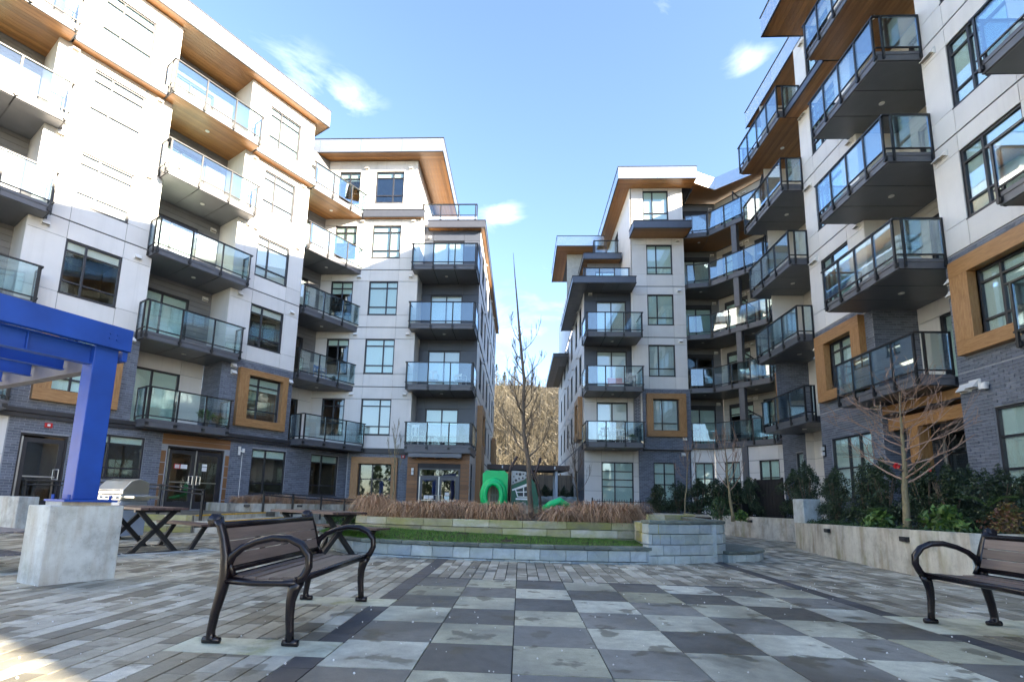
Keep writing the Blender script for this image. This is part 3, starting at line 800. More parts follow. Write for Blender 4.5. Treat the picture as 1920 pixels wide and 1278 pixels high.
F_ = side_frame(FME, -2.28, 0, True); gws = (.45, 1.2, .3, 2.7)
panels(BL, F_, 0, 2.1, 0, 3.06, [gws], mat='white_panel'); window(BL, F_, *gws, cols=(), rows=(.3, .7), inset=.0)
mb = MB(); mb.box(-4.95, -2.6, -.55, 0, 2.98, 3.03); mb.box(-4.95, -2.6, -.57, -.53, 2.86, 3.03)
for x in (-4.75, -3.7, -2.75): mb.box(x-.09, x+.09, -.5, 0, 2.84, 2.97)
build(mb, 'awning', 'soffit_panel', BL, FME)
mb = MB(); mb.box(-.05, .05, -.10, 0, -.01, .13); mb.box(-.05, .05, -.10, 0, -.17, -.04); mb.box(-.06, .06, -.03, 0, -.19, .15, 1); build(mb, 'wall_lamp', ['white_plastic', 'black_metal'], BL, FME @ T((-4.83, 0, 2.27)))
alarm(BL, FML, -5.53, 2.98)
mb = MB(); mb.cyl(0, 0, 0, .1, .07, 12); build(mb, 'camera_dome', 'white_plastic', BL, FMD @ T((-4.95, -.12, 14.55)))
# cornice, sixth floor terrace and roof of this block
o = overhang(BL, FML, -8.2, -5.08, -.22, .02, 15.04, .42, 'cornice', 'cornice_metal', sides=(0, 1)); soffit_boards(o, FML, -8.18, -5.1, -.2, 0, 15.05)
o = overhang(BL, FML, -5.06, -2.06, .78, 17.6, 15.04, .42, 'cornice', 'cornice_metal', sides=(1, 1)); soffit_boards(o, FML, -5.04, -2.1, .8, 17.55, 15.05, along=False)
mb = MB(); mb.box(-5.5, -2.55, 1.25, 1.40, 15.47, 15.95); mb.box(-2.7, -2.55, 1.4, 12, 15.47, 15.95); build(mb, 'parapet', 'fascia_metal', BL, FML)
balcony(BL, off(FML, 1.4), -5.45, -2.6, -.10, 15.90, n=3, ends=(1, 1), stub=True, th=.05, rail_h=.75, light=False)
F6 = side_frame(FML, -5.56, 0, True); h6 = (6.2, 7.8, 15.9, 17.7)
wall(BL, F6, 0, 12, 15.3, LTOP, [h6]); panels(BL, F6, 0, 12, 15.3, LTOP, [h6], us=(2, 4)); window(BL, F6, *h6)
o = overhang(BL, FML, -12.6, -4.17, -.68, 16, LTOP, .78, sides=(0, 1)); soffit_boards(o, FML, -12.5, -4.2, -.64, .0, LTOP+.01); soffit_boards(o, FML, -5.56, -4.2, .0, 15.9, LTOP+.01, along=False)
# side of the block running back along the passage
yy = [26.0, 28.6, 31.2, 34.6, 37.4, 39.6]
for k in (2, 3, 4, 5):
    z0 = LF[k]; z1 = LF.get(k+1)-.2
    hs = [(y, y+(1.1 if i % 2 else 1.5), z0+.62, z0+2.36) for i, y in enumerate(yy)]
    wall(BL, FSL, 24.5, 41, z0, z1, hs); panels(BL, FSL, 24.5, 41, z0, z1, hs)
    for h in hs: window(BL, FSL, *h, cols=(.5,), rows=(.3,))
    for y in (28.1, 33.6, 36.9): vent(BL, FSL, y, z0+2.5)
hs = [(y, y+1.3, .7, 2.6) for y in yy[1:]]
wall(BL, FSL, 24.4, 41, -.1, 3.34, hs); panels(BL, FSL, 24.4, 41, 0, 3.3, hs)
for h in hs: window(BL, FSL, *h, cols=(.5,), rows=(.3,))
surround(BL, FSL, 25.55, 27.7, .2, 5.9, (26.0, 27.4, 3.9, 5.5), .28)
surround(BL, FSL, 38.9, 41.0, .2, 5.9, (39.6, 40.7, 3.9, 5.5), .28)
# unseen shell so that the block throws a proper shadow
mb = MB()
mb.box(-22, -2.35, 41.01, 41.2, 0, 15.2); mb.box(-5.7, -5.62, 35.5, 35.6, 15.3, 18.2)
build(mb, 'rear_wall', 'white_panel', BL)
mb = MB(); p = [FL @ Vector(q) for q in ((-6, .03, 0), (-6, 10, 0), (15, 10, 0))]
mb.quad(tuple(p[0]), tuple(p[1]), tuple(p[1]+Vector((0, 0, 18.3))), tuple(p[0]+Vector((0, 0, 18.3)))); build(mb, 'end_wall', 'white_panel', BL)

# ================================================================== RIGHT BUILDING
RF = {2: 4.3, 3: 7.2, 4: 10.1, 5: 13.05, 6: 15.95}
RTOP = 18.8
green = dict(blind='blind')
# --- long wing (FR: x = -y)
sa_win = (-11.46, -9.95); sb_win = (-17.1, -15.65)
storey_wall(BR, FR, -12.2, -9.2, RF, RTOP, sa_win, 2, (2,), {k: green for k in range(2, 7)}, ((-11.92, -9.5, 4.65, 6.94), (-11.44, -9.94, 4.98, 6.55)), wz=(.68, 2.42))
storey_wall(BR, FR, -17.8, -14.85, RF, RTOP, sb_win, 2, (2,), {k: green for k in range(2, 7)}, ((-17.52, -15.2, 4.62, 6.94), (-17.0, -15.62, 4.95, 6.57)), wz=(.68, 2.42))
storey_wall(BR, FR, -6.2, 4.5, RF, RTOP, (-3.5, -2.0), 2, (2,), {k: green for k in range(2, 7)})
cst = {2: 'white_panel', 3: 'cream_siding', 4: 'cream_siding', 5: 'cream_siding', 6: 'cream_siding'}
recess(BR, FR, -9.2, -6.2, 1.3, RF, RTOP, style=cst, door=(.3, .95))
recess(BR, FR, -14.85, -12.2, 1.3, RF, RTOP, style=cst, door=(.28, .98))
recess(BR, FR, -20.6, -17.8, 1.3, RF, RTOP, style=cst, door=(.3, .95))
for k in (3, 4, 5): balcony(BR, FR, -15.1, -12.15, -1.14, RF[k], inward=1.3, n=4, npan=3)
balcony(BR, FR, -15.4, -12.3, -.80, RF[2], inward=1.3, n=4, npan=3)
balcony(BR, FR, -15.1, -12.15, -1.14, RF[6], inward=1.3, n=4, soffit='soffit_wood')
for k in (2, 3, 4, 5): balcony(BR, FR, -9.5, -6.0, -1.14, RF[k], inward=1.3, n=3, npan=3)
balcony(BR, FR, -9.5, -6.0, -1.14, RF[6], inward=1.3, n=3, soffit='soffit_wood')
for k, yo in ((3, -.50), (4, -.62), (5, -.72)): balcony(BR, FR, -21.0, -17.8, yo, RF[k], inward=1.3, n=3, npan=3)
balcony(BR, FR, -21.2, -18.0, -.30, RF[2], inward=1.3, n=3, npan=3)
balcony(BR, FR, -21.0, -17.6, -.80, RF[6], inward=1.3, n=4, soffit='soffit_wood')
# ground floor
ga, gb = (-11.42, -9.9, 1.0, 3.34), (-17.3, -15.35, 1.35, 3.36)
for (a, b_, h) in ((-12.2, -6.2, ga), (-17.8, -14.85, gb)):
    wall(BR, FR, a, b_, -.1, 4.3, [h], 'mortar'); bricks(BR, FR, a, b_, .5, 4.28, [h])
window(BR, FR, *ga, cols=(.72,), rows=(.42, .72), blind='blind'); window(BR, FR, *gb, cols=(.42, .7), rows=(.5,), blind='blind', drop=.99, room='room')
wall(BR, FR, -6.2, 4.5, -.1, 4.3, [], 'mortar'); bricks(BR, FR, -6.2, -3, .5, 4.28)
# recessed entrance under the second floor balcony
FG = off(FR, 1.6)
eh = (-14.75, -12.3, .75, 3.3)
wall(BR, FG, -14.85, -12.2, -.1, 4.05, [eh], 'mortar')
window(BR, FG, *eh, cols=(.3, .62), rows=(.45, .75), blind=None, room='room', name='storefront')
Fs = side_frame(FR, -14.85, 0, True); wall(BR, Fs, 0, 1.6, -.1, 4.3, mat='mortar'); bricks(BR, Fs, 0, 1.6, .5, 4.05)
Fs = side_frame(FR, -12.2, 0, False); wall(BR, Fs, -1.6, 0, -.1, 4.3, mat='mortar'); bricks(BR, Fs, -1.6, 0, .5, 4.05)
mb = MB(); mb.box(-14.8, -12.22, .12, .42, 3.28, 3.62); build(mb, 'timber_beam', 'cedar', BR, FR, bevel=.01)
mb = MB(); mb.box(-14.05, -13.72, .10, .44, .6, 3.28); build(mb, 'timber_post', 'cedar_v', BR, FR, bevel=.01)
o = overhang(BR, FR, -14.84, -12.21, .02, 1.6, 3.72, .30, 'entrance_ceiling', 'cedar', sides=(0, 0), cap=False); soffit_boards(o, FR, -14.8, -12.25, .05, 1.58, 3.73)
# far ground recess behind the N2 column and end piece of the wing
FG2 = off(FR, 1.3); wall(BR, FG2, -20.6, -17.8, -.1, 4.3); panels(BR, FG2, -20.6, -17.8, .2, 4.1, [], zs=(.9, 1.6, 2.3, 3.0, 3.7))
Fs = side_frame(FR, -17.8, 0, False); wall(BR, Fs, -1.3, 0, -.1, 4.3, mat='mortar'); bricks(BR, Fs, -1.3, 0, .5, 4.2)
Fq = frame((11.38, 20.58), (0, -1)); wall(BR, Fq, 0, .4, -.1, 4.3); panels(BR, Fq, 0, .4, .2, 4.2, [], zs=(.9, 1.6, 2.3, 3.0, 3.7))
FR3 = frame((11.4, 0), (-1, 0)); g3 = (-21.4, -20.85, 1.2, 3.3)
wall(BR, FR3, -22.4, -20.6, -.1, 4.3, [g3], 'mortar'); bricks(BR, FR3, -22.4, -20.6, .5, 4.28, [g3]); window(BR, FR3, *g3, cols=(), rows=(.5,))
storey_wall(BR, FR3, -22.4, -20.6, RF, RTOP, (-21.9, -21.0), 2, (2,), {k: green for k in range(2, 7)}, ((-22.3, -20.7, 4.62, 6.94), (-21.95, -21.05, 4.95, 6.57)), wz=(.68, 2.42), cols=(.5,))
# sixth floor cornice and roofs
for a, b_ in ((-17.6, -15.15), (-12.1, -9.55)):
    o = overhang(BR, FR, a, b_, -.62, .02, 15.70, .30, 'cornice', 'cornice_metal', sides=(0, 0)); soffit_boards(o, FR, a, b_, -.58, 0, 15.71)
o = overhang(BR, FR, -17.1, 4.5, -1.55, 13.5, RTOP-.1, .85, sides=(1, 0)); soffit_boards(o, FR, -17.05, 2.9, -1.5, 2.4, RTOP-.09)
o = overhang(BR, FR, -22.0, -17.12, .0, 13.5, RTOP, .85, sides=(0, 0)); soffit_boards(o, FR, -21.9, -17.15, .05, 2.4, RTOP+.01)
build(MB().box(13.0, 23.9, 22.02, 24.88, RTOP, RTOP+.8), 'roof', 'frame_metal', BR)  # unseen roof piece, added to keep sun off the block facing the camera
mb = MB(); mb.box(10.45, 24, -4.6, -4.5, 0, RTOP); mb.box(23.9, 24, -4.5, 38, 0, 19); build(mb, 'rear_wall', 'white_panel', BR)  # unseen end and back walls, placed to shape the shadow across the yard
for k in (3, 4, 5):
    for u in (-12.02, -11.85, -15.1, -17.55, -17.35): vent(BR, FR, u, RF[k]+2.52)
for (u, z) in ((-12.06, 6.5), (-12.06, 6.18), (-15.05, 6.95), (-17.66, 6.55), (-17.66, 6.25), (-14.95, 3.95), (-12.02, 3.80), (-11.76, 3.84), (-17.2, 16.0+2.4)): vent(BR, FR, u, z, 1.25 if z < 4 else 1)
mb = MB(); mb.cyl(0, -.10, -.07, .06, .085, 14); mb.box(-.05, .05, -.1, 0, .02, .09); build(mb, 'security_camera', 'white_plastic', BR, FR @ T((-11.48, 0, 3.84)), smooth=False)
mb = MB(); mb.box(-.05, .05, -.13, 0, .02, .14); mb.box(-.05, .05, -.13, 0, -.16, -.04); mb.box(-.06, .06, -.05, 0, -.2, .2, 1); build(mb, 'wall_lamp', ['white_plastic', 'black_metal'], BR, FR @ T((-17.66, 0, 3.0)))

# --- block facing the camera (FMR)
mrw = (6.86, 8.28); XL, XR_ = 6.05, 8.94
for k in (3, 4, 5, 6):
    z0 = RF[k]; z1 = RF.get(k+1, 19.1); h = wrect(z0, *mrw, .72, 2.48) if k < 6 else (6.72, 8.14, 17.05, 18.84)
    wall(BR, FMR, XL, XR_, z0, z1, [h]); panels(BR, FMR, XL, XR_, z0, z1, [h]); window(BR, FMR, *h, cols=(.38,), rows=(.245,), blind='blind' if k != 3 else 'curtain')
    if k < 6: vent(BR, FMR, 8.6, z0+2.62)
s2 = (6.64, 8.71, 4.60, 6.92); w2 = (6.98, 8.33, 4.92, 6.62)
FM2 = off(FMR, -.10)
wall(BR, FM2, XL+.4, XR_+.05, 3.94, 7.2, [w2], 'mortar'); bricks(BR, FM2, XL+.4, XR_+.05, 3.96, 7.18, [s2]); surround(BR, FM2, *s2, w2, .18); window(BR, FM2, *w2, cols=(.38,), rows=(.245,), blind='curtain')
mb = MB(); mb.box(XL+.42, XR_+.04, .03, .4, 3.90, 3.98); build(mb, 'soffit_panel', 'joint_dark', BR, FM2)
FM1 = off(FMR, .12); gmw = (7.02, 8.16, .85, 3.26)
wall(BR, side_frame(FMR, XR_, 0, True), 0, 1.45, -.1, 19.0); wall(BR, FM1, 6.24, XR_+.08, -.1, 4.0, [gmw], 'mortar'); bricks(BR, FM1, 6.24, XR_, .5, 3.92, [gmw]); window(BR, FM1, *gmw, cols=(.5,), rows=(.16, .52, .76))
vent(BR, FM2, 8.62, 4.42); vent(BR, FM1, 8.6, 3.62)
sd_l = side_frame(FMR, XL, 0, False)          # return towards the charcoal recess, faces left
for k in (3, 4, 5):
    wall(BR, sd_l, -.3, 0, RF[k], RF[k+1]); panel(BR, sd_l, -.3, -.002, RF[k]+.01, RF[k+1]-.01)
wall(BR, sd_l, -.3, 0, 3.94, 7.2, mat='mortar')
# charcoal bay with balconies
for k in (2, 3, 4):
    z0 = RF[k]; z1 = RF[k+1]; hole = (4.08, 5.75, z0+.03, z0+2.2)
    m_ = 'white_panel' if k == 2 else 'dark_panel'
    x1 = XL+.4 if k == 2 else XL
    wall(BR, FMW, 3.4, x1, z0, z1, [hole], depth=.2); panels(BR, FMW, 3.4, x1, z0, z1, [hole], zs=(z0+2.2,), mat=m_)
    slider(BR, FMW, *hole, blind='blind_white' if k != 3 else 'curtain', drop=1 if k > 2 else .45)
    vent(BR, FMW, 3.75, z0+2.52)
gd = (4.32, 6.0, .8, 3.24)
wall(BR, FMW, 3.4, 6.3, -.1, 4.3, [gd]); panels(BR, FMW, 3.4, 6.3, 0, 4.05, [gd], zs=(.9, 1.7, 2.5, 3.25)); window(BR, FMW, *gd, cols=(.42,), rows=(.47, .62, .8), blind='blind', drop=.99)
bricks(BR, off(FMW, -.005), 6.05, XL+.42, 4.3, 7.1)
for k in (2, 3, 4): balcony(BR, FMW, 3.32, 6.2, -1.72, RF[k]-.2, n=3, npan=3)
# stepped terraces with dark soffits
def terrace(bd, x0, x1, y0, y1, zs, h, sof='soffit_panel', fas='cornice_metal', board=.5):
    F0 = frame((0, y0), (0, -1))
    o = overhang(bd, F0, x0, x1, 0, y1-y0, zs, h, 'terrace', fas, sides=(1, 1))
    if sof == 'soffit_panel':
        n = 4; w = (x1-x0-.1)/n; mz = 8
        for j in range(mz):
            d = (y1-y0-.1)/mz
            me = cached(('tp', round(w, 3), round(d, 3)), lambda: MB().box(.012, w-.012, .012, d-.012, -.012, .01), sof)
            for i in range(n if j < 2 else 2): link('soffit_panel', me, o, F0 @ T((x0+.05+i*w, .05+j*d, zs+.01)))
    else: soffit_boards(o, F0, x0+.05, x1-.05, .05, y1-y0, zs+.01, board and 'soffit_wood')
    return o
terrace(BR, 2.62, 6.03, 25.85, 33.7, 12.78, .40)
balcony(BR, frame((0, 27.2), (0, -1)), 3.42, 5.95, -.05, 13.15, n=3, ends=(1, 0), stub=True, th=.04, light=False, rail_h=1.1)
F5w = frame((0, 29.6), (0, -1)); h5 = (4.4, 5.6, 13.2, 15.2)
wall(BR, F5w, 3.9, 6.0, 13.05, 16, [h5]); panels(BR, F5w, 3.9, 6.0, 13.05, 15.8, [h5], mat='grey_siding'); window(BR, F5w, *h5)
terrace(BR, 3.6, 5.9, 29.0, 38, 15.75, .40, 'wood')
mb = MB(); mb.box(4.25, 5.9, .0, .2, 16.15, 16.5); build(mb, 'parapet', 'fascia_metal', BR, frame((0, 29.9), (0, -1)))
balcony(BR, frame((0, 30.1), (0, -1)), 4.4, 5.88, -.05, 16.5, n=2, ends=(1, 0), stub=True, th=.04, light=False, rail_h=1.0)
# sixth floor of the block, its cornice and roof
SL6 = frame((5.98, 0), (-1, 0)); h6r = (-31.6, -30.4, 16.5, 18.4)
wall(BR, SL6, -36, -26.9, 13.1, 19.1, [h6r]); panels(BR, SL6, -36, -26.9, 13.1, 19.1, [h6r], us=(-34, -29.5), zs=(16,)); window(BR, SL6, *h6r)
o = overhang(BR, FMR, 5.92, 9.05, -1.12, .02, 15.92, .45, 'cornice', 'cornice_metal', sides=(1, 1)); soffit_boards(o, FMR, 5.95, 9.0, -1.08, 0, 15.93)
o = overhang(BR, FMR, 5.17, 9.5, -.90, 9.8, 19.0, .76, sides=(1, 0)); soffit_boards(o, FMR, 5.2, 9.48, -.86, 0, 19.01); soffit_boards(o, FMR, 5.2, 5.98, 0, 9.7, 19.01, along=False)
# block further back along the passage
FB3 = frame((0, 31.8), (0, -1))
wall(BR, FB3, 2.85, 5.98, 13.1, 17.6); panels(BR, FB3, 2.85, 5.98, 13.1, 17.5, [], us=(4.4,), zs=(16.5,), mat='grey_panel')
o = overhang(BR, FB3, 2.1, 5.15, -1.1, 4.4, 17.5, .72, sides=(1, 0)); soffit_boards(o, FB3, 2.15, 5.1, -1.05, 0, 17.51); soffit_boards(o, FB3, 2.15, 2.9, 0, 4.3, 17.51, along=False)
# side wall along the passage
ys = [28.4, 30.6, 33.4, 36.2, 39.0, 42.0]
for k in (2, 3, 4):
    z0 = RF[k]; z1 = RF[k+1]-.25 if k == 4 else RF[k+1]
    hs = [(-y-1.1, -y, z0+.65, z0+2.4) for y in ys]
    wall(BR, FSR, -46, -27.2, z0, z1, hs); panels(BR, FSR, -46, -27.2, z0, z1, hs)
    for h in hs: window(BR, FSR, *h, cols=(.5,), rows=(.3,))
    for y in (29.9, 32.6, 35.4, 38.3): vent(BR, FSR, -y, z0+2.5)
hs = [(-y-1.1, -y, .9, 3.0) for y in ys[1:]]
wall(BR, FSR, -46, -27.2, -.1, 4.3, hs, 'mortar'); panels(BR, FSR, -46, -30.3, 0, 4.2, hs); bricks(BR, FSR, -30.3, -27.2, .4, 4.2, [])
for h in hs: window(BR, FSR, *h, cols=(.5,), rows=(.3,))
surround(BR, FSR, -29.9, -27.9, 4.55, 6.95, (-29.5, -28.4, 4.95, 6.6), .26)
o = terrace(BR, 2.25, 3.45, 36.0, 46, 11.6, .3)
wall(BR, FSR, -46, -33.7, 13.0, 17.5); panels(BR, FSR, -46, -33.7, 13.05, 17.4, [], us=(-36, -39, -42), zs=(15.5,))
mb = MB(); mb.box(3.45, 24, 46.01, 46.2, 0, 17.5); build(mb, 'rear_wall', 'white_panel', BR)
mb = MB(); mb.tube([(6.02, 27.0, 7.3), (6.02, 27.0, 12.7)], .05, 8); mb.tube([(6.45, 27.0, 4.4), (6.45, 27.0, 7.2)], .05, 8); build(mb, 'downpipe', 'white_plastic', BR)

# --- angled connector between block and wing
def fdir(p0, p1):
    d = Vector((p1[0]-p0[0], p1[1]-p0[1])).normalized(); return frame(p0, (d.y, -d.x)), (Vector(p1)-Vector(p0)).length
P0, P1, P2, P3 = (8.97, 26.75), (10.15, 26.52), (11.95, 24.1), (11.38, 22.4)
B0, B1, B2, B3 = (8.97, 28.3), (11.3, 28.3), (13.7, 24.75), (13.7, 22.4)
conn = {2: 4.27, 3: 7.24, 4: 10.2, 5: 13.15, 6: 16.1}
G0, G1, G2 = (8.97, 27.0), (10.15, 26.8), (12.35, 23.75)
for k in (2, 3, 4, 5, 6):
    z = conn[k]; zt = conn.get(k+1, 19.1)
    mb = MB(); mb.prism([P0, P1, P2, P3, (14, 22.3), (14, 28.5), (8.97, 28.5)], z-.26, z); 
    o = build(mb, 'balcony', 'balcony_metal', BR)
    sof = 'soffit_wood' if k == 6 else 'soffit_panel'
    mb = MB(); mb.prism([(9.0, 27.4), (10.3, 27.25), (10.3, 28.3), (9.0, 28.3)], z-.275, z-.262); build(mb, 'soffit_panel', sof, o)
    mb = MB(); mb.prism([(9.0, 26.82), (10.17, 26.6), (10.3, 27.23), (9.0, 27.38)], z-.275, z-.262); build(mb, 'soffit_panel', sof, o)
    mb = MB(); mb.prism([(10.2, 26.55), (11.0, 25.5), (12.5, 26.4), (11.2, 28.2), (10.32, 28.2), (10.32, 27.2)], z-.275, z-.262); build(mb, 'soffit_panel', sof, o)
    mb = MB(); mb.prism([(11.02, 25.45), (11.9, 24.2), (13.4, 25.1), (12.52, 26.37)], z-.275, z-.262); build(mb, 'soffit_panel', sof, o)
    mb = MB(); mb.disc(9.9, 27.2, z-.28, .08); mb.disc(11.9, 25.6, z-.28, .08); build(mb, 'downlight', 'downlight', o)
    for (a, b_, n) in ((P0, P1, 1), (P1, P2, 3), (P2, P3, 2)):
        F, w = fdir(a, b_); yb = -.03
        mb = MB().box(0, w, yb-.03, yb+.03, 1.04, 1.08); build(mb, 'top_rail', 'black_metal', o, F @ T((0, 0, z)))
        mb = MB().box(0, w, yb-.015, yb+.015, .09, .125); build(mb, 'bottom_rail', 'black_metal', o, F @ T((0, 0, z)))
        for i in range(n+1):
            x = .04+(w-.08)*i/n
            link('post', cached(('post', 1.08, False), lambda: MB(), 'black_metal'), o, F @ T((x, yb-.01, z)))
            if i < n: build(MB().box(x+.03, x+(w-.08)/n-.03, yb-.005, yb+.005, .128, 1.035), 'glass_panel', 'balcony_glass', o, F @ T((0, 0, z)))
    # back walls of the deep balcony
    F, w = fdir(B0, B1); hole = (.12, 1.9, z+.03, z+2.15)
    wall(BR, F, 0, w, z, zt-.2, [hole], depth=.2); siding(BR, F, 0, w, z, zt-.27, [hole], 'grey_siding', .26); slider(BR, F, *hole, drop=1 if k in (2, 4, 5) else 0); vent(BR, F, 2.05, z+2.35)
    F, w = fdir(B1, B2); hole = (.35, 1.75, z+.5, z+2.2); hole2 = (2.3, 3.5, z+.03, z+2.2)
    wall(BR, F, 0, w, z, zt-.2, [hole, hole2], depth=.2); siding(BR, F, 0, w, z, zt-.27, [hole, hole2], 'cream_siding', .26)
    window(BR, F, *hole, cols=(.5,), rows=(.75,), drop=.3 if k in (2, 3) else 1); slider(BR, F, *hole2)
    vent(BR, F, 1.55, z+2.4); vent(BR, F, 1.9, z+2.4)
    # privacy screen between the two homes
    Fp, wp = fdir((11.06, 25.42), (12.45, 26.4))
    mb = MB(); mb.box(.1, .15, -.02, .02, 0, 1.75); mb.box(wp-.05, wp, -.02, .02, 0, 1.45)
    n_ = len(mb.v); mb.v += [(.15, -.02, 1.75), (wp-.05, -.02, 1.45), (wp-.05, .02, 1.45), (.15, .02, 1.75), (.15, -.02, 1.69), (wp-.05, -.02, 1.39), (wp-.05, .02, 1.39), (.15, .02, 1.69)]
    for q in ((0, 1, 2, 3), (7, 6, 5, 4), (4, 5, 1, 0), (3, 2, 6, 7)): mb.f.append(tuple(n_+i for i in q)); mb.mi.append(0)
    mb.box(.15, wp-.05, -.004, .004, .1, 1.42, 1)
    build(mb, 'privacy_screen', ['black_metal', 'tinted_glass'], o, Fp @ T((0, 0, z)))
mb = MB(); F, w = fdir(P1, P2); mb.box(1.32, 1.60, .04, .30, -.1, 15.85); build(mb, 'column', 'balcony_metal', BR, F)
for a, b_, wins in ((G0, G1, ((.20, 1.12),)), (G1, G2, ((.55, 1.35), (2.35, 3.3)))):
    F, w = fdir(a, b_); hs = [(p, q, 1.1, 3.28) for p, q in wins]
    wall(BR, F, 0, w, -.1, 4.02, hs); panels(BR, F, 0, w, 0, 4.0, hs, zs=(.7, 1.4, 2.1, 2.7, 3.3))
    for h in hs: window(BR, F, *h, cols=(.5,), rows=(.25, .62))
# roof over the connector
mb = MB(); poly = [(9.3, 26.3), (10.85, 27.05), (13.2, 24.9), (24, 24.9), (24, 38), (9.52, 38), (9.52, 26.9)]
mb.prism(poly, 19.0, 19.74, 0); o = build(mb, 'roof', 'fascia_metal', BR)
mb = MB(); mb.prism([(9.32, 26.34), (10.85, 27.08), (13.2, 24.93), (15.9, 24.93), (15.9, 29.9), (9.6, 29.9), (9.6, 26.95)], 18.985, 18.998); build(mb, 'soffit_panel', 'soffit_wood', o)
flush_bricks()

# ================================================================== GROUND AND PAVING
def struct(o): return tag(o, kind='structure')
mb = MB(); n_ = 1; mb.quad((-900, -900, -.09), (900, -900, -.09), (900, 900, -.09), (-900, 900, -.09)); struct(build(mb, 'ground', 'ground'))
plaza = struct(build(MB().box(-16, 10.3, .95, 22, -.08, -.022), 'plaza', 'plaza_base'))
def inpoly(x, y, P):
    c = False; j = len(P)-1
    for i in range(len(P)):
        if (P[i][1] > y) != (P[j][1] > y) and x < (P[j][0]-P[i][0])*(y-P[i][1])/(P[j][1]-P[i][1])+P[i][0]: c = not c
        j = i
    return c
QO = [(-4.9, 12.4), (-4.45, 11.0), (-3.37, 9.66), (-2.5, 9.32), (-1.64, 9.13), (-.125, 9.04), (1.36, 9.11), (2.35, 9.32), (2.95, 9.5), (3.45, 9.75), (4.0, 10.1)]
BED = QO + [(4.75, 10.35), (5.2, 11.2), (5.1, 12.0), (4.75, 12.8), (5.6, 16.5), (6.6, 20.0), (-2.0, 24), (-4.9, 18)]
PLR = [(7.40, 14.18), (7.08, 12.9), (6.86, 12.0), (6.66, 10.5), (6.48, 9.0), (6.33, 7.55), (7.3, 7.2), (10.4, 6.2), (10.4, 16), (9.3, 15.4)]
PL2 = [(5.6, 21.6), (7.45, 19.9), (7.81, 18.75), (8.45, 17.2), (8.9, 16.4), (10.4, 16.3), (12, 22), (9, 27), (5.6, 26)]
STEPS = [(-7.55, 13.55), (-7.55, 17.6), (-16, 21), (-16, 13.2), (-9, 13.2)]
PADS = [(-2.36, -1.26, 3.42, 3.78), (-2.36, -1.26, 5.03, 5.40), (3.62, 5.0, 4.72, 5.42), (3.62, 5.0, 3.2, 3.75)]
CH0, CH1, CV0, CV1, TS = -1.25, 3.615, 2.04, 6.90, .608
struct(build(MB().box(-16, 24, -22, .95, -.085, -.004), 'plaza_paving', 'paver'))
me_s = {m: unit_box('paving_slab', m) for m in ('slab_light', 'slab_dark')}
for c in range(8):
    for r in range(8):
        m = 'slab_dark' if (c+r) % 2 == 0 else 'slab_light'
        x, y = CH0+c*TS, CV1-(r+1)*TS
        link('paving_slab', me_s[m], plaza, T((x+.004, y+.004, -.03)) @ Matrix.Diagonal((TS-.008, TS-.008, .03+random.uniform(-.0015, .0015), 1)))
me_d = unit_box('border_paver', 'paver_dark'); me_p = unit_box('paver', 'paver')
def clip_pads(cx, a, b_):      # cut a paver back where a concrete pad lies
    for (p, q, s, t) in PADS:
        if p-.05 < cx < q+.05 and b_ > s and a < t:
            if a >= s and b_ <= t: return a, a
            if s-a >= b_-t: b_ = s
            else: a = t
    return a, b_
def off_field(x, y): return inpoly(x, y, BED) or inpoly(x, y, PLR) or inpoly(x, y, PL2) or inpoly(x, y, STEPS)
def blocked(x, y): return inpoly(x, y, BED) or inpoly(x, y, PLR) or inpoly(x, y, PL2) or inpoly(x, y, STEPS) or any(a < x < b_ and c < y < d for a, b_, c, d in PADS)
for x0 in (CH0-.20, CH1):
    y = 1.2
    while y < 10.2:
        a_, c_ = clip_pads(x0+.1, y, y+.4)
        if not off_field(x0+.1, y+.2) and c_-a_ > .03: link('border_paver', me_d, plaza, T((x0+.003, a_+.003, -.03)) @ Matrix.Diagonal((.194, c_-a_-.006, .03, 1)))
        y += .40
x = CH0
while x < CH1-.1:
    link('border_paver', me_d, plaza, T((x+.003, CV1+.003, -.03)) @ Matrix.Diagonal((.30, .075, .03, 1))); x += .304
pv = []
PW = .152
i0 = int((-12+1.45)/PW)
def strip(xa, y_from, y_to):
    y = y_from - random.choice((0, .11, .2, .3)); 
    while y < y_to:
        L_ = random.choice((.228, .304, .304, .456)); cx, cy = xa+PW/2, y+L_/2
        a, b_ = y, y+L_
        if not off_field(cx, cy):
            a, b_ = clip_pads(cx, a, b_)
            if b_-a > .04: pv.append((xa, a, b_))
        y += L_
for i in range(70): strip(CH0-.20-PW*(i+1), 1.0, 19.5)
for i in range(30): strip(CH1+.20+PW*i, 1.0, 20.5)
for i in range(32): strip(CH0+PW*i, CV1+.08, 10.2) if CH0+PW*(i+1) <= CH1+.01 else None
pv.sort(key=lambda t: (t[0]+.05)**2*.35+t[1]**2 if t[1] > 1.8 else 1e5)
for (x, a, b_) in pv[:300]:
    link('paver', me_p, plaza, T((x+.006, a+.0035, -.03)) @ Matrix.Diagonal((PW-.012, b_-a-.007, .03+random.uniform(-.003, .001), 1)))
mb = MB()
for (x, a, b_) in pv[300:]: mb.box(x+.006, x+PW-.006, a+.0035, b_-.0035, -.03, random.uniform(-.003, .001))
tag(build(mb, 'paver', 'paver', plaza), kind='stuff')
for (a, b_, c, d) in PADS: build(MB().box(a, b_, c, d, -.03, -.001), 'concrete_pad', 'pad_concrete', plaza)
